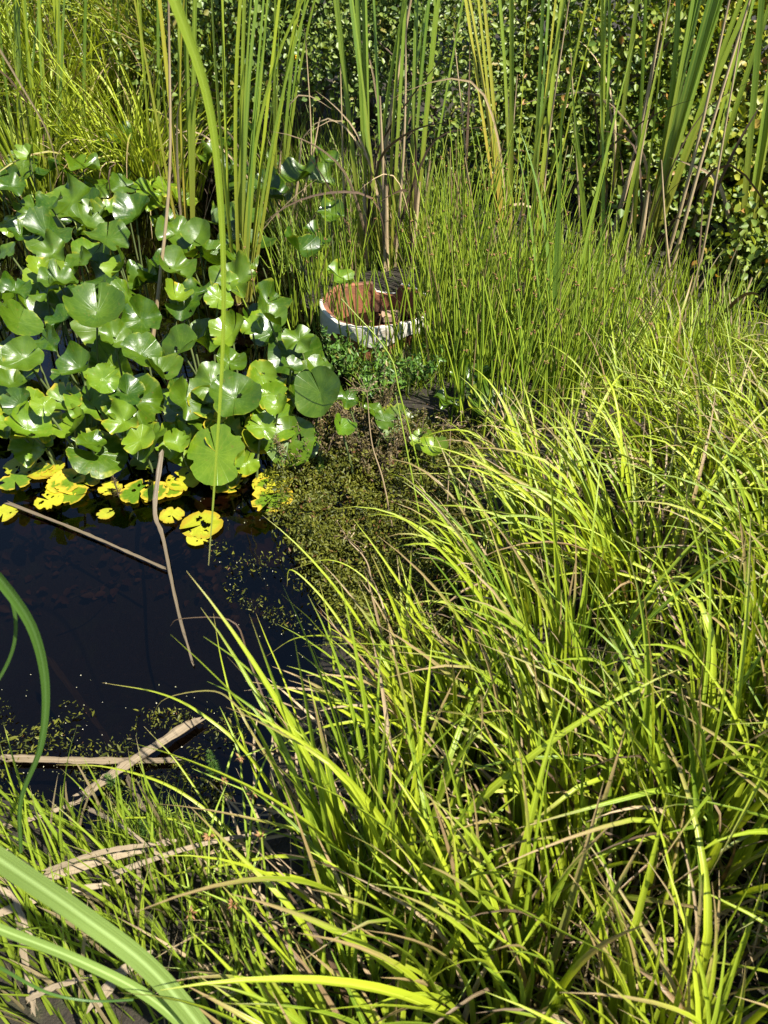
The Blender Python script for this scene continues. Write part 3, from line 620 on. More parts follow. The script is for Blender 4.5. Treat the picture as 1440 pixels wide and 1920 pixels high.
def pad(pos, Rr, mat, tilt, tdir, spin, cup=.12, wave=.10, bites=1, holes=0, edge=.3, hue=None, fold=0.0, stem=True, label=None, notch=.2):
    V, F, uv = pad_mesh(Rr, cup, wave, bites, holes, notch, fold=fold)
    c, s = math.cos(spin), math.sin(spin); V = V @ np.array([[c, s, 0], [-s, c, 0], [0, 0, 1]])
    ax = np.array([-math.sin(tdir), math.cos(tdir), 0]); ct, st = math.cos(tilt), math.sin(tilt)   # lean the normal towards tdir
    V = V * ct + np.cross(ax, V) * st + np.outer(V @ ax, ax) * (1 - ct)
    pos = np.asarray(pos, float)
    z0 = max(min(gz(pos), -.02), -.2) if stem else pos[2]
    root = empty('lily_pad', (pos[0], pos[1], z0 if stem else pos[2]))
    W = V + pos
    if not stem: W[:, 2] = np.maximum(W[:, 2], .003 if mat != 'pad_brown' else -.02)
    tone = np.zeros((len(V), 3)); tone[:, 0] = U(0, 1) if hue is None else hue; tone[:, 1] = edge
    put('leaf_blade', (W, F, uv, tone), M[mat], root)
    if stem:
        q = np.array([U(-.08, .08), U(-.03, .1), 0])
        put('leaf_stem', tube([np.array([pos[0], pos[1], z0]) + q, pos * .5 + np.array([pos[0], pos[1], z0]) * .5 + q * .7, pos - [0, 0, .002]], .0045, .0035, 6, 8), M['stemgreen'], root)
    PADS.append((root, pos, Rr, mat, tilt, bites + holes, label))
TOC = math.atan2(-1, .25)      # towards the camera and the sun
hand = [  # px, py, width px, kind, tilt, extra
    (155, 310, 72, 'pad', .25), (135, 378, 92, 'pad', .75), (95, 388, 70, 'pad', .3), (20, 350, 62, 'pad', .3), (160, 420, 82, 'pad', .7), (90, 440, 100, 'pad', .5), (55, 292, 42, 'pad_light', .5),
    (230, 250, 62, 'pad', .5), (275, 357, 60, 'pad_light', .5), (230, 350, 55, 'pad', .5), (255, 402, 82, 'pad', .6), (200, 447, 95, 'pad', .2), (330, 440, 82, 'pad', .6), (372, 440, 60, 'pad', .8),
    (450, 270, 80, 'pad', .35), (400, 292, 60, 'pad', .4), (560, 335, 85, 'pad', .3), (605, 340, 60, 'pad', .5), (610, 300, 50, 'pad', .5), (100, 476, 70, 'pad', .5), (75, 505, 50, 'pad_light', .5),
    (40, 442, 60, 'pad', .5), (15, 470, 50, 'pad', .5), (150, 490, 62, 'pad', .7), (110, 528, 80, 'pad', .4), (228, 500, 65, 'pad_light', .7), (240, 555, 82, 'pad', .8), (312, 490, 62, 'pad', .4),
    (325, 505, 80, 'pad', .6), (36, 603, 90, 'pad', .75), (88, 547, 60, 'pad', .5), (182, 585, 118, 'pad', .5), (265, 600, 85, 'pad', .7), (330, 558, 60, 'pad_light', .5), (345, 575, 70, 'pad', .6),
    (410, 560, 62, 'pad_light', .6), (430, 530, 42, 'pad_light', .6), (45, 672, 80, 'pad', .6), (150, 690, 72, 'pad', .5), (125, 702, 60, 'pad', .35), (192, 712, 66, 'pad_light', .8), (265, 665, 88, 'pad', .7),
    (338, 655, 95, 'pad', .7), (435, 625, 82, 'pad_light', .7), (472, 610, 52, 'pad_light', .5), (505, 600, 60, 'pad', .5), (560, 637, 66, 'pad', .45), (592, 690, 56, 'pad', .5), (490, 702, 60, 'pad_light', 1.0),
    (350, 748, 92, 'pad', .95), (395, 716, 86, 'pad', .45), (440, 748, 106, 'pad', .6), (600, 737, 108, 'pad', .85), (650, 748, 52, 'pad', .5), (405, 852, 130, 'pad_light', .9), (462, 868, 52, 'pad_light', .8),
    (140, 802, 78, 'pad_light', .5), (232, 790, 76, 'pad_light', .6), (262, 826, 72, 'pad_light', .5), (330, 830, 52, 'pad_light', .5), (170, 832, 62, 'pad', .4), (40, 760, 64, 'pad', .5), (20, 792, 52, 'pad_light', .5),
    (52, 806, 92, 'pad_light', .6), (490, 800, 62, 'pad_light', .6), (522, 762, 52, 'pad_light', .6), (430, 682, 62, 'pad', .5), (120, 600, 70, 'pad', .5), (215, 640, 70, 'pad', .5), (30, 545, 60, 'pad', .5),
    (90, 640, 60, 'pad', .5), (300, 700, 70, 'pad', .5), (380, 790, 60, 'pad', .4), (545, 690, 50, 'pad', .5), (20, 720, 60, 'pad', .5), (80, 760, 50, 'pad_light', .6),
    (875, 715, 84, 'pad', .9), (838, 752, 60, 'pad', .4), (962, 786, 44, 'pad', .4), (790, 826, 50, 'pad_light', .5), (812, 846, 60, 'pad_light', .3), (722, 790, 50, 'pad', .5), (640, 802, 52, 'pad_light', .5),
    (700, 768, 42, 'pad', .5), (560, 470, 82, 'pad', .5), (592, 442, 60, 'pad', .6), (636, 518, 60, 'pad_light', .5), (620, 400, 55, 'pad', .5), (500, 350, 60, 'pad', .5)]
special = {(405, 852): 'largest lily pad at the front edge, light yellow-green with torn lower rim', (600, 737): 'round flat lily pad standing alone below the clay ring', (36, 603): 'round dark lily pad facing out at the left picture edge',
           (182, 585): 'widest shiny lily pad in the middle of the left mass', (875, 715): 'big dark lily pad standing apart among the rushes', (395, 716): 'pale shining lily pad above the front edge, tilted flat', (350, 748): 'steep lily pad facing out left of the pale shining one',
           (490, 702): 'upright yellow-green lily pad with a wavy edge right of the arching blade', (560, 637): 'silvery shining lily pad nearest the clay ring', (440, 748): 'broad lily pad right behind the largest front one', (155, 310): 'white-shining lily pad at the foot of the back sedges',
           (560, 335): 'pale shining lily pad in the gap right of the broad cattail fan', (450, 270): 'pale shining lily pad glimpsed behind the cattail fan, farthest back'}
for q, (px, py, wpx, mt, tilt) in enumerate(hand):
    z = float(np.interp(py, [250, 500, 750, 870], [.34, .32, .24, .10])) + U(-.03, .03)
    if px > 680: z = .14
    p = G(px, py, z); Rr = wpx * .5 * depth(p) / FPX * .92
    big = (px, py) in ((405, 852), (600, 737), (36, 603), (182, 585))
    pad(p, Rr, mt, tilt + U(-.12, .12), TOC + U(-1.5, 1.5), U(0, 6.28) if not big else R(100), U(-.10, .6), U(.10, .36) if not big else .07, int(rng.integers(0, 3)) + (2 if mt == 'pad_light' else 0) if not (600, 737) == (px, py) else 0,
        int(rng.integers(0, 2)), U(0, .16), fold=U(-.05, .38), notch=U(.02, .16), label=special.get((px, py)))
for _ in range(26):
    px, py = U(-40, 560), U(735, 850)
    pad(G(px, py, float(np.interp(py, [735, 860], [.20, .05])) + U(-.02, .03)), U(.055, .10), 'pad_light' if rng.uniform() < .6 else 'pad', U(.2, 1.1), TOC + U(-1.3, 1.3), U(0, 6.28), U(-.1, .5), U(.1, .32), int(rng.integers(2, 7)), int(rng.integers(0, 4)), U(.05, .32), fold=U(0, .4), notch=U(.02, .3))
for px, py, z in [(915, 760, .13), (745, 800, .06)]:
    pad(G(px, py, z), U(.06, .09), 'pad', U(.3, .9), TOC + U(-1, 1), U(0, 6.28), U(0, .4), U(.05, .25), 2, 1, U(0, .4), fold=U(0, .3))
nfill = 0
while nfill < 100:
    px, py = U(-220, 640), U(275, 850)
    if px > 540 and py < 640: continue
    if py > 800 + 40 * math.sin(px * .05): continue
    z = float(np.interp(py, [300, 860], [.24, .06])) + U(-.05, .06)
    p = G(px, py, z)
    if inside(p[0], p[1]) < -.12: continue
    pad(p, U(.06, .10), 'pad' if rng.uniform() < .8 else 'pad_light', U(.1, .8), TOC + U(-1.6, 1.6), U(0, 6.28), U(-.1, .6), U(.10, .38), int(rng.integers(0, 4)), int(rng.integers(0, 3)), U(0, .2), fold=U(0, .35), notch=U(.02, .2)); nfill += 1
for px, py, wpx, mt, holes, lab in [
    (28, 902, 66, 'pad_light', 2, 'green star-torn floating leaf at the left edge of the water'), (6, 962, 62, 'pad_yellow', 1, 'yellow floating leaf cut by the left picture edge'),
    (112, 912, 62, 'pad_yellow', 4, 'ragged yellow floating leaf, upper of the left pair'), (92, 938, 62, 'pad_yellow', 3, 'orange-yellow floating leaf, lower of the left pair'), (198, 963, 38, 'pad_yellow', 1, 'small lone yellow leaf floating on dark water'),
    (262, 922, 84, 'pad_light', 8, 'yellow-green floating leaf full of holes, left of the bent stalk'), (322, 918, 52, 'pad_light', 4, 'yellow-green floating leaf right behind the bent stalk'),
    (322, 966, 54, 'pad_yellow', 2, 'orange-yellow floating leaf right of the bent stalk'), (378, 984, 92, 'pad_yellow', 9, 'large bright yellow floating leaf eaten into holes'), (372, 1008, 52, 'pad_yellow', 4, 'small ragged yellow leaf in front of the large holed one'),
    (432, 912, 46, 'pad_light', 1, 'small green floating leaf right below the largest front pad'), (498, 908, 48, 'pad_light', 2, 'small green floating leaf at the edge of the moss'),
    (346, 902, 40, 'pad_yellow', 0, 'small orange curled leaf beside the largest front pad'), (38, 872, 70, 'pad_yellow', 4, 'yellow floating leaf under the left pads'), (95, 878, 60, 'pad_yellow', 5, 'mottled yellow leaf half under the pads'),
    (400, 940, 80, 'pad_brown', 1, 'brown rotting leaf afloat below the largest front pad'), (510, 1035, 90, 'pad_brown', 1, 'flat brown rotting leaf beside the moss'), (180, 905, 60, 'pad_brown', 2, 'brown rotting leaf between the yellow pair and the holed leaf'),
    (470, 985, 70, 'pad_brown', 2, 'brown rotting leaf at the moss edge, upper one'), (60, 985, 70, 'pad_brown', 1, 'dark brown leaf near the floating stem, left'), (560, 1005, 60, 'pad_brown', 2, 'small brown leaf tucked against the moss')]:
    p = G(px, py, .006 if mt != 'pad_brown' else -.008); Rr = wpx * .45 * depth(p) / FPX
    pad(p, Rr, mt, U(0, .05), U(0, 6), U(0, 6.28), .02, .03, 5, holes + (3 if mt == 'pad_brown' else 0), U(.2, .8), stem=False, label=lab, notch=.35)
for _ in range(13):
    px, py = U(-40, 520), U(858, 945)
    pad(G(px, py, .007), U(.035, .07), 'pad_light' if rng.uniform() < .55 else 'pad_yellow', U(0, .12), U(0, 6), U(0, 6.28), U(0, .12), U(.02, .12), int(rng.integers(3, 7)), int(rng.integers(1, 7)), U(.2, .7), stem=False, notch=U(.1, .4))
LM = [('the dead brown stalk', 288, 600), ('the narrow cattail fan', 357, 480), ('the broad cattail fan', 455, 560), ('the clay ring', 690, 590), ('the open water', 250, 880), ('the left picture edge', -10, 680), ('the back sedges', 150, 270), ('the shaded left corner', -60, 420)]
seen = {}
for root, pos, Rr, mt, tilt, worn, lab in sorted(PADS, key=lambda t: 0):
    if lab is None:
        px, py = proj(pos)
        d, l, lx, ly = min((math.hypot(px - x, (py - y)), n_, x, y) for n_, x, y in LM)
        seen.setdefault((l, 'left of it' if px < lx and l not in ('the left picture edge', 'the open water') else ('right of it' if l not in ('the open water',) else 'above it')), []).append((d, root, Rr, mt, worn, tilt))
    else: tag(root, lab, 'lily pad', 'lily pads crowded over the pond' if 'float' not in lab and 'brown' not in lab else 'leaves floating on the pond')
for (l, side), v in seen.items():
    for k, (d, root, Rr, mt, worn, tilt) in enumerate(sorted(v, key=lambda t: t[0])):
        tag(root, '%s %s %s lily pad, %s closest to %s, %s' % ('small' if Rr < .085 else ('large' if Rr > .115 else 'mid-sized'), 'tattered' if worn >= 2 else ('tilted' if tilt > .6 else 'flat'), {'pad_light': 'yellow-green', 'pad_yellow': 'yellow'}.get(mt, 'green'), ORD[k + 1], l, side), 'lily pad', 'lily pads crowded over the pond')

# ---------------------------------------------------------------- broken clay ring
def clay_ring():
    c = np.array([RC[0], RC[1], .05])
    t = empty('clay_ring', c); tag(t, 'broken terracotta well ring, whitewashed outside, sunk in the rushes', 'clay ring')
    na = 140; a = np.linspace(0, 2 * np.pi, na, endpoint=False); ad = np.degrees(a)      # 0 = right, 90 = back
    top = .82 * np.interp(ad, [0, 30, 62, 66, 74, 92, 94, 150, 175, 200, 225, 270, 300, 330, 360], [.09, .11, .12, .07, .06, .07, .125, .125, .12, .095, .085, .075, .085, .085, .09]) + .003 * np.convolve(rng.normal(0, 1, na + 10), np.ones(11) / 3.3, 'valid')
    ro, ri = .218, .192
    def shell(r1, r2, z1, z2):
        """closed shell between radii r1 > r2 and heights z1 < z2"""
        ring = lambda r, z: np.stack([c[0] + r * np.cos(a), c[1] + r * np.sin(a), c[2] + z - r * np.sin(a) * .12], -1)
        zs = [ring(r1, z1 + 0 * a), ring(r1, z1 * .5 + z2 * .5), ring(r1 * .996, z2 - .005), ring(r1 - .006, z2), ring(r2 + .005, z2), ring(r2, z2 - .006), ring(r2, z1 * .5 + z2 * .5), ring(r2, z1 + 0 * a)]
        V = np.stack(zs, 1)                                     # (na, 8, 3)
        i, k = np.meshgrid(np.arange(na), np.arange(8), indexing='ij'); j = (i + 1) % na; k2 = (k + 1) % 8
        F = np.stack([i * 8 + k, j * 8 + k, j * 8 + k2, i * 8 + k2], -1).reshape(-1, 4)
        return V.reshape(-1, 3), F
    V, F = shell(ro, ri, -.24, top); link('inner_wall', V, F, M['clay'], t, flat=True)
    V, F = shell(ro + .007, ro - .010, -.0 + .02 * np.sin(a * 5), top + .003 - .10 * ((ad > 93) & (ad < 178))); link('whitewash', V, F, M['white_clay'], t, flat=True)
    def block(cx, cy, cz, sx, sy, sz, rz):
        v = np.array([[x, y, z] for x in (-1, 1) for y in (-1, 1) for z in (-1, 1)], float) * [sx / 2, sy / 2, sz / 2] * (1 + .05 * rng.normal(0, 1, (8, 3)))
        v = v @ np.array([[math.cos(rz), math.sin(rz), 0], [-math.sin(rz), math.cos(rz), 0], [0, 0, 1]]) + c + [cx, cy, cz]
        return v, np.array([[0, 1, 3, 2], [4, 6, 7, 5], [0, 4, 5, 1], [2, 3, 7, 6], [0, 2, 6, 4], [1, 5, 7, 3]])
    for k in range(4):
        V, F = block(.05 + U(-.012, .012), .13, -.15 + k * .036, .075, .06, .030, U(-.2, .2)); o = link('brick', V, F, M['brick'], t, flat=True)
    x = np.linspace(-1, 1, 15); X, Y = np.meshgrid(x, x); rr = np.maximum(np.abs(X), np.abs(Y)); q = np.hypot(X, Y) + 1e-9
    V = np.stack([c[0] + X * rr / q * .2, c[1] + Y * rr / q * .2, c[2] - .20 + .012 * rng.normal(0, 1, X.shape)], -1)
    i, j = np.meshgrid(np.arange(14), np.arange(14), indexing='ij'); b = i * 15 + j
    link('silt', V, np.stack([b, b + 1, b + 16, b + 15], -1).reshape(-1, 4), M['silt'], t)
clay_ring()

# ---------------------------------------------------------------- reeds lying on and in the water, straw on the near bank
def lying(name, pts, wd, mat, label, cat='dead reed', m=26, thick=.002, hint=(0, -.3, 1), hue=.5, dead=.2, taper=(1, .7), fold=.2, group='dead reeds lying at the pond'):
    b = ribbon(pts, wd * (.78 if cat == 'straw' else .9), m, hint, fold, taper, hue, dead, .1, 0, 1.2, thick, .09)
    o = link(name, b[0], b[1], M[mat], None, b[2], b[3], origin=pts[0]); tag(o, label, cat, group); return o
lying('dead_reed', [G(15, 943, .012), G(160, 1000, .010), G(310, 1066, .010)], .011, 'wet_reed', 'long straight brown reed floating slantwise on the dark water')
p0 = G(303, 850, .14)
lying('bent_stalk', [p0, G(290, 955, .06), G(306, 1010, .03), G(330, 1130, .012), G(360, 1240, .008)], .013, 'wet_reed', 'frayed dead stalk bent over from the pads into the water', taper=(1.2, .45), hue=.6, dead=.3)
lying('sunken_reed', [G(95, 1240, -.02), G(190, 1370, -.015), G(270, 1520, .01)], .016, 'wet_reed', 'dark brown reed sunk under the near water', dead=.5, taper=(1, .8))
lying('sunken_reed', [G(130, 1122, -.02), G(190, 1098, -.01), G(237, 1062, -.02)], .009, 'wet_reed', 'short curved dark leaf just under the open water', dead=.7, taper=(.4, .1))
lying('dead_reed', [G(0, 1421, .012), G(160, 1426, .014), G(328, 1425, .012)], .017, 'straw', 'grey flat reed lying level across the near water', hue=.0, dead=.33)
lying('dead_reed', [G(152, 1493, .022), G(250, 1425, .026), G(362, 1354, .02)], .020, 'straw', 'wide split reed crossing the level one at a slant', hue=.2, dead=.3, taper=(1, 1.1))
lying('dead_reed', [G(270, 1540, .05), G(262, 1610, .06), G(256, 1720, .07)], .012, 'straw', 'thin grey reed standing down from the near water edge', hue=.3)
lying('dead_reed', [G(-30, 1560, .05), G(60, 1535, .06), G(150, 1502, .06)], .013, 'straw', 'pale reed at the left of the water edge')
for q, (x0, y0, x1, y1, wd, lab) in enumerate([(-40, 1745, 340, 1610, .022, 'widest bleached straw blade in the lower left, slanting up to the right'), (-40, 1775, 240, 1690, .016, 'bleached straw blade just below the widest one'),
        (60, 1690, 95, 1930, .017, 'bleached straw blade running down behind the broad reed leaf'), (-30, 1690, 40, 1640, .015, 'short bleached straw by the left edge'), (190, 1560, 330, 1660, .010, 'thin straw crossing behind the grass tuft'),
        (200, 1930, 300, 1830, .022, 'wide straw lying under the broad reed leaf'), (30, 1640, 90, 1800, .014, 'grey straw crossing the widest one'), (230, 1690, 520, 1610, .012, 'straw running under the sedges from the tuft'),
        (-40, 1700, 60, 1730, .018, 'straw at the left edge above the reed leaves'), (90, 1920, 210, 1880, .012, 'thin straw at the bottom beside the dark reed leaf'), (120, 1690, 330, 1640, .012, 'straw lying on top of the widest blade')]):
    a, c = bank(x0, y0) + [0, 0, .07 + .005 * q], bank(x1, y1) + [0, 0, .075 + .005 * q]
    lying('straw', [a, a * .5 + c * .5 + [0, 0, U(.005, .03)], c], wd, 'straw', lab, 'straw', hue=U(.4, 1), dead=U(0, .3), group='bleached straw on the near bank')
for q, (x0, y0, x1, y1, Y, lab) in enumerate([(1140, 1800, 1195, 1650, .55, 'broad bleached straw blade standing in the lower right sedges'), (1090, 1700, 1130, 1580, .7, 'brown rolled dead blade in the lower right sedges'), (1100, 1900, 1180, 1720, .5, 'bleached straw blade beside the broad one, nearer')]):
    a, c = D(x0, y0, Y), D(x1, y1, Y + .02); a = a - (c - a) * .6
    lying('straw', [a, a * .5 + c * .5, c], .018, 'straw', lab, 'straw', hue=.8, dead=.1, hint=(.3, -.9, .4), group='bleached straw among the sedges')

# ---------------------------------------------------------------- long single blades
def lone(name, pts, wd, mat, label, cat, **k):
    b = ribbon(pts, wd, k.pop('m', 36), **k)
    o = link(name, b[0], b[1], M[mat], None, b[2], b[3], origin=pts[0]); tag(o, label, cat); return o
def reed(name, label, leaves):
    t = empty(name, leaves[0][0][0]); tag(t, label, 'reed', 'close reed plants')
    for pts, wd, mt, k in leaves: put('leaf', ribbon(pts, wd, 36, **k), M[mt], t)
reed('reed_plant', 'blurred reed close to the lens, three broad leaves sweeping up from the lower left', [
    ([D(-70, 1565, .28), D(0, 1612, .285), D(150, 1715, .30), D(290, 1825, .30), D(400, 1960, .285), D(440, 2040, .28)][::-1], .024, 'reed_close', dict(hint=(.5, -.6, 1), fold=.12, taper=(1, .62), hue=.6, power=1.0)),
    ([D(-70, 1712, .30), D(0, 1742, .30), D(150, 1802, .31), D(280, 1870, .305), D(370, 1950, .29), D(420, 2010, .28)][::-1], .0135, 'reed_close', dict(hint=(.5, -.4, 1), fold=.2, taper=(1, .6), hue=.2, power=1.0)),
    ([D(-60, 1775, .30), D(0, 1810, .30), D(90, 1858, .30), D(170, 1874, .30), D(250, 1872, .30)][::-1], .0065, 'reed_dark', dict(hint=(.2, -1, .3), fold=.9, taper=(.6, 1), hue=.6))])
reed('reed_plant', 'dark reed at the left edge, two leaves bowing over the water', [
    ([D(38, 1600, .55), D(38, 1500, .56), D(75, 1400, .57), D(85, 1290, .58), D(62, 1180, .58), D(0, 1085, .57), D(-60, 1030, .56)], .0115, 'reed_dark', dict(hint=(.8, -.5, .4), fold=.5, taper=(.5, 1.2), hue=.9, power=1.0, twist=.9)),
    ([D(-50, 1330, .6), D(0, 1270, .6), D(28, 1200, .6), D(20, 1120, .6), D(-40, 1030, .6)], .006, 'reed_dark', dict(hue=1.0, taper=(.7, .7)))])
q = [D(250, -170, .95), D(330, 10, .96), D(392, 200, .97), D(416, 420, .97), D(418, 640, .96), D(404, 880, .93), D(391, 1060, .90)]
lone('arching_grass', q, .0125, 'grass', 'long blurred green blade arching down in front of the lily pads', 'grass blade', hint=(.3, -1, .3), fold=.25, taper=(1.15, .12), hue=.75, power=.9, tipb=0.5)
q = [D(-20, 60, 1.2), D(40, 160, 1.2), D(90, 250, 1.2), D(110, 330, 1.2)]
lone('dry_grass', q, .003, 'sedge_dead', 'faint blurred brownish blade tip hanging at upper left', 'grass blade', hint=(0, -1, .2), taper=(1, .15), hue=.3)

# sedge blades reaching over the water: picked out one by one
HB = [  # pixel path with distance, width, hue, withering, description
    ([(560, 1560, .72), (470, 1420, .76), (380, 1340, .80), (300, 1300, .84), (192, 1280, .88)], .0075, .8, .35, 'withered-tipped sedge blade reaching farthest left over the water'),
    ([(540, 1480, .78), (470, 1370, .82), (440, 1320, .86), (395, 1295, .9), (310, 1310, .92), (282, 1350, .93)], .005, .6, .6, 'thin sedge blade with a drooping brown tip over the water'),
    ([(600, 1600, .74), (520, 1380, .86), (468, 1240, .96), (436, 1165, 1.0), (340, 1160, 1.02), (318, 1175, 1.02)], .005, .7, .75, 'dry kinked sedge blade with its tip hooked level above the dark water'),
    ([(540, 1600, .72), (460, 1400, .82), (418, 1250, .92), (400, 1150, .96)], .006, .8, .1, 'straight upright sedge blade at the water edge, left of the dry kinked one'),
    ([(600, 1500, .82), (545, 1310, .94), (500, 1200, 1.0), (480, 1150, 1.02)], .005, .9, .4, 'straight dry-pointed sedge blade right of the dry kinked one'),
    ([(720, 1300, 1.1), (640, 1170, 1.2), (590, 1105, 1.25), (545, 1068, 1.28), (538, 1100, 1.28)], .007, .85, .15, 'sedge blade folding over at its tip in front of the moss'),
    ([(620, 1420, .95), (626, 1260, 1.05), (615, 1160, 1.12), (597, 1085, 1.16)], .007, .6, .05, 'fresh green upright sedge blade in front of the moss'),
    ([(760, 1340, 1.08), (740, 1180, 1.2), (690, 1090, 1.26), (620, 1050, 1.3), (545, 1068, 1.32)], .006, .9, .15, 'pale arched sedge blade meeting the folded one'),
    ([(760, 1420, .95), (720, 1260, 1.06), (650, 1200, 1.12), (560, 1195, 1.15), (500, 1230, 1.15)], .006, .9, .1, 'level arched sedge blade low above the water edge'),
    ([(490, 1620, .66), (400, 1530, .72), (310, 1470, .76), (200, 1438, .80), (105, 1434, .82)], .0075, .9, .1, 'long bright sedge blade arching left over the crossed reeds'),
    ([(490, 1760, .6), (430, 1590, .70), (340, 1440, .80), (270, 1362, .86)], .0065, .8, .15, 'straight sedge blade pointing up-left across the crossed reeds'),
    ([(470, 1680, .62), (400, 1565, .68), (330, 1537, .70), (240, 1533, .71), (165, 1540, .72)], .0065, .9, .25, 'brown-tipped sedge blade arching level above the grass tuft'),
    ([(720, 1700, .55), (640, 1630, .58), (540, 1605, .6), (440, 1618, .6), (320, 1640, .6), (250, 1655, .6)], .008, .95, .35, 'golden sedge blade bowing left over the spiked rushes'),
    ([(640, 1700, .58), (560, 1640, .62), (490, 1600, .64), (420, 1590, .64)], .006, .4, .8, 'brown withered sedge blade lying over the spiked rushes'),
    ([(1020, 1180, 1.3), (980, 960, 1.5), (880, 892, 1.6), (840, 888, 1.63), (760, 888, 1.63)], .009, .9, .1, 'bright sedge blade arching over the moss edge, upper one'),
    ([(1060, 1100, 1.4), (1000, 920, 1.55), (930, 860, 1.62), (840, 846, 1.66)], .009, 1, .1, 'bright sedge blade arching left just above the upper moss arch'),
    ([(1180, 1260, 1.15), (1120, 1080, 1.3), (1040, 985, 1.4), (940, 960, 1.45), (900, 962, 1.46)], .0085, .8, .1, 'sedge blade arching left in the middle of the bank'),
    ([(1300, 1240, 1.1), (1240, 1090, 1.2), (1120, 1040, 1.26), (1000, 1042, 1.28), (920, 1080, 1.28)], .009, .9, .1, 'broad level-arching sedge blade, upper of the middle pair'),
    ([(1360, 1320, 1.0), (1310, 1160, 1.1), (1180, 1080, 1.16), (1040, 1080, 1.18), (930, 1130, 1.18)], .009, .95, .1, 'broad level-arching sedge blade, lower of the middle pair'),
    ([(1440, 1340, .95), (1380, 1180, 1.05), (1250, 1130, 1.08), (1120, 1140, 1.08), (1030, 1200, 1.08)], .008, .9, .3, 'long sedge blade arching right of centre with a browned tip'),
    ([(1440, 1460, .85), (1380, 1330, .92), (1270, 1220, .98), (1180, 1165, 1.0), (1080, 1160, 1.0)], .008, .7, .2, 'sedge blade rising from the right edge and arching left'),
    ([(1320, 1640, .66), (1260, 1510, .72), (1150, 1425, .76), (1060, 1390, .78), (980, 1385, .78)], .0115, .45, .25, 'wide green sedge blade with a brown scar bowing across the lower right'),
    ([(985, 1720, .62), (960, 1540, .70), (900, 1445, .74), (830, 1405, .76), (790, 1398, .76)], .0085, .9, .55, 'half-brown sedge blade bent left in the middle foreground'),
    ([(960, 1760, .6), (900, 1640, .66), (840, 1590, .7), (800, 1585, .7), (775, 1640, .7)], .0065, .6, .7, 'sedge blade with a hooked withered tip, middle foreground'),
    ([(870, 1800, .56), (850, 1690, .6), (820, 1662, .62), (770, 1690, .62), (730, 1760, .62)], .0075, .7, .3, 'short olive sedge blade bowed over in the foreground'),
    ([(860, 1260, 1.15), (855, 1100, 1.3), (868, 980, 1.42), (860, 900, 1.5)], .009, .7, .05, 'tall fresh sedge blade standing at the right side of the moss'),
    ([(900, 1240, 1.2), (905, 1060, 1.36), (918, 905, 1.52)], .010, .9, .05, 'stiff bright upright sedge blade right of the tall fresh one'),
    ([(1320, 940, 1.6), (1318, 840, 1.72), (1335, 730, 1.86), (1350, 660, 1.95)], .014, .95, .05, 'broad bright upright sedge blade in the back right'),
    ([(1440, 1000, 1.5), (1380, 880, 1.6), (1280, 780, 1.7), (1150, 730, 1.78), (960, 735, 1.85)], .008, 1, .05, 'long pale sedge blade sweeping left below the rushes'),
    ([(1440, 920, 1.6), (1370, 800, 1.75), (1250, 720, 1.85), (1140, 690, 1.9)], .008, 1, .1, 'pale sedge blade sweeping left just under the cattail feet'),
]
for pth, wd, hue, dead, lab in HB:
    pts = [D(*t) for t in pth]
    foot = bank(pth[0][0] + 15, pth[0][1] + 120) if pth[0][1] < 1700 else pts[0] + np.array([.03, .0, -.25])
    foot = np.array([pts[0][0] + .05, pts[0][1] - .02, gz(pts[0]) - .01])
    pts = [foot, foot * .45 + pts[0] * .55 + np.array([.0, 0, .0])] + pts
    near = min(TUS, key=lambda q: np.hypot(*(q[1] - foot)[:2]))[0]
    put('arching_leaf', ribbon(pts, wd, 34, fold=.5, taper=(1, .06), hue=hue, dead=dead, tipb=.35, power=2.4), M['sedge' if dead < .75 else 'sedge_dead'], near, lab)

# ---------------------------------------------------------------- moss, water weeds, grass
def scatter_px(n, poly, zfun=None):
    """points on the ground inside a pixel polygon"""
    poly = np.array(poly, float); x0, y0 = poly.min(0); x1, y1 = poly.max(0); out = []
    while len(out) < n:
        px, py = U(x0, x1, 4000), U(y0, y1, 4000); ins = np.zeros(4000, bool); j = len(poly) - 1
        for i in range(len(poly)):
            xi, yi = poly[i]; xj, yj = poly[j]
            with np.errstate(divide='ignore', invalid='ignore'):
                ins ^= ((yi > py) != (yj > py)) & (px < (xj - xi) * (py - yi) / (yj - yi + 1e-12) + xi)
            j = i
        out += list(zip(px[ins], py[ins]))
    return np.array(out[:n])
pts = scatter_px(720, [(520, 830), (760, 790), (900, 860), (880, 1060), (830, 1280), (690, 1260), (600, 1100), (520, 960)])
C, TN = [], []
for px, py in pts:
    p = G(px, py, .01); hh = .012 + .10 * max(0, .5 + .5 * math.sin(p[0] * 33 + 2 * math.sin(p[1] * 21)) * math.sin(p[1] * 29)) ** 1.6 * U(.5, 1.2); n = 34
    c = np.array([p[0], p[1], 0]) + rng.normal(0, 1, (n, 3)) * [.022, .022, .0]; c[:, 2] = max(0, gz(p)) + .006 + hh * U(0, 1, n) ** .7
    C.append(c); TN.append(np.full(n, U(0, 1)) * .6 + U(0, .4, n))
C = np.concatenate(C)
o = link('moss', *(lambda b: (b[0], b[1], M['moss'], None, b[2], b[3]))(leaflets(C, U(.008, .018, len(C)), spread=1.0, ratio=.4, tone=np.concatenate(TN)))); tag(o, 'olive and yellow-green mat of moss creeping into the pond', 'moss', kind='stuff')
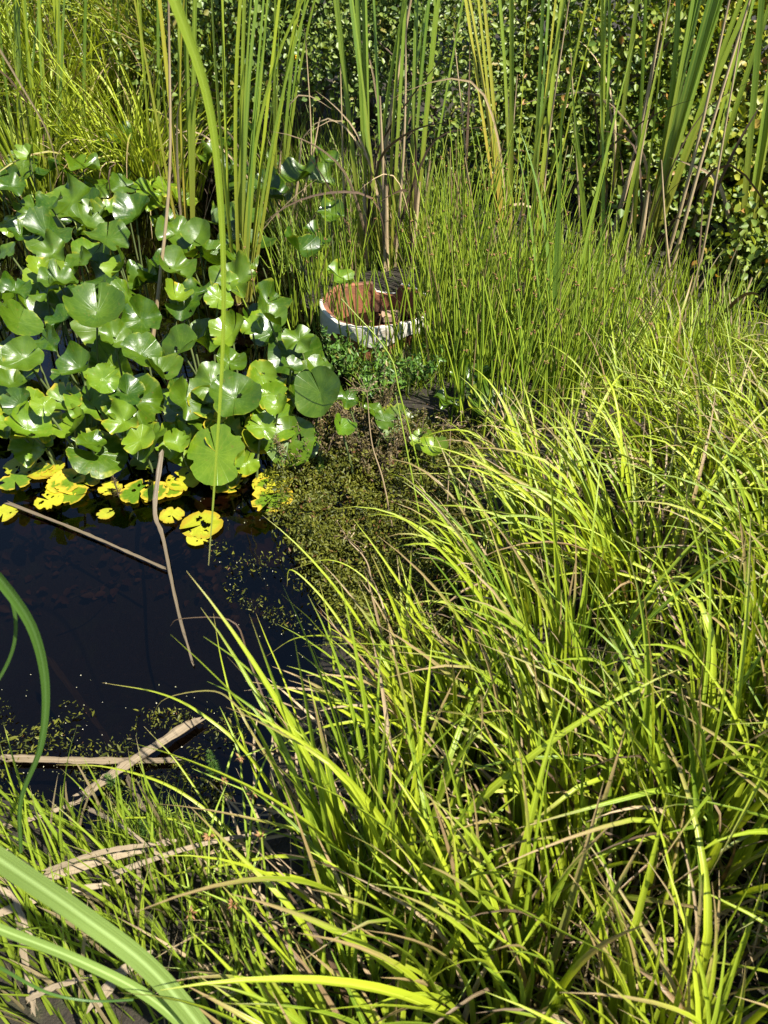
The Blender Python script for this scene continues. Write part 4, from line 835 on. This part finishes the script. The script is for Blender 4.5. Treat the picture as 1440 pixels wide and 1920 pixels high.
# thin drift of weed at the near shore and over the moss fringe
pts = scatter_px(1500, [(380, 1010), (620, 1040), (640, 1250), (430, 1130)]); p2 = scatter_px(5200, [(0, 1290), (180, 1330), (480, 1330), (430, 1520), (0, 1570)])
C = np.array([G(px, py, .004) for px, py in np.concatenate([pts, p2])])
keep = np.sin(C[:, 0] * 31 + 2 * np.sin(C[:, 1] * 23)) + np.sin(C[:, 1] * 37 + C[:, 0] * 11) + U(-1.2, 1.2, len(C)) > .35; C = C[keep]; C[:, 2] += U(0, .010, len(C))
o = link('water_weed', *(lambda b: (b[0], b[1], M['moss'], None, b[2], b[3]))(leaflets(C, rng.gamma(2.0, .0028, len(C)) + .002, spread=1.0, ratio=.3))); tag(o, 'thin drift of water weed along the near shore', 'water weed', kind='stuff')
C = np.array([G(px, py, .003) for px, py in np.concatenate([scatter_px(50, [(360, 900), (600, 900), (640, 1250), (400, 1200)]), scatter_px(60, [(0, 1230), (420, 1300), (400, 1480), (0, 1500)])])])
o = link('flecks', *(lambda b: (b[0], b[1], M['fleck'], None, b[2], b[3]))(leaflets(C, U(.0015, .004, len(C)), spread=.2, ratio=.7))); tag(o, 'tiny pale flecks floating on the dark water', 'duckweed', kind='stuff')
# sunken leaf litter on the shelf
pts = scatter_px(620, [(-60, 840), (560, 860), (600, 1060), (430, 1060), (250, 1010), (-60, 1060)])
C = np.array([G(px, py, -.02) for px, py in pts]); C[:, 2] = np.minimum(-.006, hgt(C[:, 0], C[:, 1]) + U(.004, .05, len(C)))
o = link('leaf_litter', *(lambda b: (b[0], b[1], M['litter'], None, b[2], b[3]))(leaflets(C, U(.012, .042, len(C)), spread=.35, ratio=.65, up=np.array([0, 0, 1.])))); tag(o, 'brown leaf litter sunk in the shallow water', 'leaf litter', kind='stuff')
# withered brown tangle and herbs between pads and moss
def sprig(name, px, py, n, h, size, mat, label, cat, rad=.05, group=None):
    p = bank(px, py); p[2] = max(p[2], -.01); t = empty(name, p); tag(t, label, cat, group)
    k = 7; st, C = [], []
    for q in range(k):
        e = p + [U(-rad, rad), U(-rad, rad), h * U(.6, 1.1)]; s0 = p + [U(-.02, .02), U(-.02, .02), -.01]
        st.append(tube([s0, s0 * .5 + e * .5 + [U(-.02, .02), 0, .01], e], .0022, .001, 4, 6)); f = U(.2, 1, n // k)[:, None]
        C.append(s0 * (1 - f) + e * f + rng.normal(0, .006, (n // k, 3)))
    C = np.concatenate(C)
    put('foliage', leaflets(C, U(.6, 1.2, len(C)) * size, spread=1.0, ratio=.35), M[mat], t); put('stems', join(st), M['bark' if mat == 'brown_bits' else 'stemgreen'], t)
for k, (px, py) in enumerate([(545, 830), (590, 815), (640, 840), (625, 780), (700, 800), (720, 745), (675, 870), (560, 880), (735, 850), (610, 850), (660, 800), (580, 850), (715, 880), (765, 830)]):
    sprig('withered_weed', px, py + 30, 520, .15, .012, 'brown_bits', 'crumpled brown withered weed above the moss, %s from left' % ORD[sorted([545, 590, 640, 625, 700, 720, 675, 560, 735, 610, 660, 580, 715, 765]).index(px) + 1], 'dead weed', .06, 'withered weeds above the moss')
for k, (px, py) in enumerate([(650, 705), (700, 712), (740, 705), (630, 680), (790, 700), (720, 735)]):
    sprig('leafy_herb', px, py + 20, 170, .14, .03, 'weed', 'small-leaved green herb below the clay ring, %s from left' % ORD[sorted([650, 700, 740, 630, 790, 720]).index(px) + 1], 'herb', .08, 'green herbs below the clay ring')
# feathery mare's-tail stems
def marestail(px, py, h, label, mat='feather'):
    p = bank(px, py); p[2] = max(p[2], -.02); t = empty('marestail', p); tag(t, label, 'water plant', 'feathery mare\'s-tail stems')
    e = p + [U(-.03, .03), U(-.02, .02), h]; put('stem', tube([p, p * .5 + e * .5, e], .0025, .0012, 5, 8), M['stemgreen' if mat == 'feather' else 'bark'], t)
    n = int(h * 1400); f = U(.25, 1, n); a = U(0, 6.28, n); base = p + (e - p) * f[:, None]
    put('needles', blades(base, a, R(25), .1, (.02 * (1.15 - f)) + .004, .0016, 2, 1, .1, floor=-1), M['feather' if mat == 'feather' else 'brown_bits'], t)
for a in [(65, 770, .19, 'feathery green stem in front of the left pads'), (545, 770, .22, 'tallest feathery stem left of the round lone pad'), (515, 795, .16, 'short feathery stem beside the tallest one'), (600, 790, .1, 'reddish feathery stub before the round lone pad'),
          (570, 800, .09, 'stubby feathery stem left of the reddish stub'), (230, 955, .10, 'brown feathery stem rising from the dark water', ), (600, 915, .12, 'green feathery stem in the moss'), (410, 1480, .13, 'feathery green stem in the near water, by the sedges'),
          (512, 1345, .1, 'feathery green stem between sedge blades over the water'), (292, 1590, .1, 'feathery green sprig at the near shore'), (235, 1505, .07, 'tiny feathery sprig by the crossed reeds'), (765, 740, .13, 'feathery stem among the herbs below the ring')]:
    marestail(a[0], a[1], a[2], a[3], 'brown' if 'brown' in a[3] or 'reddish' in a[3] else 'feather')
# thin golden seed stems with loose sprays above the moss
def seed_stem(path, spray, label):
    pts = [D(*q) for q in path]; t = empty('seed_stem', pts[0]); tag(t, label, 'seed stem', 'thin golden seed stems')
    put('stem', tube(pts, .0028, .0014, 5, 20), M['sedge_dead' if spray > 8 else 'rush'], t)
    e = pts[-1]
    if spray:
        rays, C, dd = [], [], []
        for q in range(spray):
            d = np.array([U(-1, 1), U(-.6, .6), U(-.2, .9)]); d /= np.linalg.norm(d); f = e + d * U(.02, .06)
            rays.append(tube([e, e * .5 + f * .5 + [0, 0, .004], f], .0007, .0005, 3, 4)); C += [f] * 3; dd += [d + rng.normal(0, .5, 3) for _ in range(3)]
        put('seed_spray', join(rays + [leaflets(np.array(C), .009, spread=1.0, ratio=.35)]), M['sedge_dead'], t)
for a in [([(800, 1010, 1.62), (790, 900, 1.68), (750, 740, 1.76), (727, 660, 1.82), (640, 560, 1.9)], 0, 'long golden stem bending left in front of the clay ring'),
          ([(740, 1010, 1.6), (718, 900, 1.66), (697, 830, 1.7), (688, 735, 1.74)], 12, 'pale seed stem with a brown spray above the withered weeds'),
          ([(830, 1080, 1.5), (838, 960, 1.56), (845, 800, 1.66)], 10, 'upright seed stem with a loose spray before the dark lily pad'),
          ([(810, 1120, 1.42), (785, 960, 1.5), (760, 830, 1.58), (742, 740, 1.64)], 0, 'thin bare golden stem left of the upright seed stem'),
          ([(860, 1150, 1.4), (870, 960, 1.5), (890, 860, 1.58), (930, 790, 1.62)], 9, 'seed stem leaning right with a fine spray by the rushes'),
          ([(700, 1150, 1.3), (690, 1060, 1.36), (650, 1010, 1.4)], 9, 'low seed stem with a straw spray over the moss')]:
    seed_stem(*a)
# yellow flower by the hedge
p = D(551, 104, 4.35); t = empty('yellow_flower', (p[0], p[1], gz(p))); tag(t, 'single yellow flower in front of the dark shrub', 'flower')
put('stem', tube([(p[0], p[1], gz(p)), (p[0] + .02, p[1], p[2] * .5), p], .003, .002, 5, 8), M['stemgreen'], t)
an = np.arange(8) * .785; d = np.stack([np.cos(an), -.7 + 0 * an, np.sin(an)], -1); put('petals', spindles(np.repeat(p[None], 8, 0), d, .028, .009), M['petal'], t)

def grass_patch(n, poly, L, wd, th, label, name='grass', wet=False, mat='grass', hue=(0, 1), stem=False):
    pp = scatter_px(n, poly); base = np.array([G(px, py, .04) for px, py in pp]); z = hgt(base[:, 0], base[:, 1])
    ok = (z > -.06) if not wet else (z > -1); base, z = base[ok], z[ok]; base[:, 2] = np.maximum(z, -.03) - .01; n = len(base)
    b = blades(base, rng.uniform(0, 6.28, n), np.radians(rng.uniform(th[0], th[1], n)), rng.uniform(0, .6, n), rng.uniform(L[0], L[1], n), rng.uniform(.7, 1.3, n) * wd, 6, 1.8, .35, 0, .2, np.where(rng.uniform(0, 1, n) < .12, .8, .1), hue=rng.uniform(hue[0], hue[1], n), stem=stem)
    o = link(name, b[0], b[1], M[mat], None, b[2], b[3]); tag(o, label, 'grass', kind='stuff')
grass_patch(260, [(-60, 1540), (300, 1620), (480, 1640), (520, 1960), (-60, 1960)], (.10, .30), .0075, (74, 90), 'short bright grass on the near bank', hue=(.3, 1))
grass_patch(170, [(-60, 1580), (420, 1620), (500, 1960), (-60, 1960)], (.12, .32), .0045, (78, 90), 'slender upright grass on the near bank', hue=(.4, 1))
grass_patch(120, [(-60, 1500), (340, 1540), (440, 1660), (0, 1650)], (.10, .30), .006, (72, 90), 'fine grass at the near shore', hue=(.3, 1), wet=True)
grass_patch(900, [(200, 1480), (420, 1520), (480, 1640), (200, 1640)], (.03, .09), .0016, (50, 90), 'thread-fine water grass at the pond corner', wet=True, hue=(0, .5))
grass_patch(1900, [(800, 480), (1180, 530), (1460, 690), (1460, 780), (1100, 800), (800, 720)], (.12, .34), .007, (65, 90), 'thin grass under the cattails and rushes', hue=(.2, 1))
grass_patch(150, [(600, 630), (800, 630), (790, 680), (620, 680)], (.05, .13), .004, (60, 90), 'low grass against the front of the clay ring')
grass_patch(420, [(560, 440), (860, 440), (850, 535), (590, 540)], (.06, .22), .005, (60, 90), 'grass behind the clay ring at the cattail feet', hue=(0, .8))
grass_patch(700, [(790, 520), (880, 520), (880, 740), (660, 770), (640, 680), (790, 680)], (.05, .16), .0045, (50, 90), 'low grass around the clay ring', hue=(0, .8))
grass_patch(1500, [(380, 380), (860, 400), (860, 520), (560, 520), (380, 420)], (.12, .4), .005, (60, 90), 'shaded grass at the foot of the shrubs', hue=(0, .7))
grass_patch(700, [(-120, 280), (650, 280), (660, 420), (480, 430), (300, 330), (-120, 340)], (.15, .5), .007, (66, 90), 'grass on the far bank behind the lily pads', hue=(.1, .9))
grass_patch(1100, [(700, 1280), (1500, 1000), (1500, 1980), (480, 1980)], (.08, .3), .005, (45, 90), 'undergrowth of grass between the sedge tussocks', hue=(0, .6))
grass_patch(120, [(420, 1560), (640, 1260), (760, 1240), (700, 1700), (560, 1960), (440, 1900)], (.1, .3), .006, (10, 70), 'dry thatch at the foot of the sedges along the water', name='thatch', mat='sedge_dead')
grass_patch(180, [(900, 1500), (1500, 1300), (1500, 1980), (700, 1980)], (.15, .45), .006, (35, 85), 'dry thatch between the sedge tussocks', name='thatch', mat='sedge_dead')
grass_patch(200, [(900, 860), (1500, 760), (1500, 1100), (860, 1200)], (.15, .4), .006, (35, 85), 'dry thatch under the rear sedges', name='thatch', mat='sedge_dead')
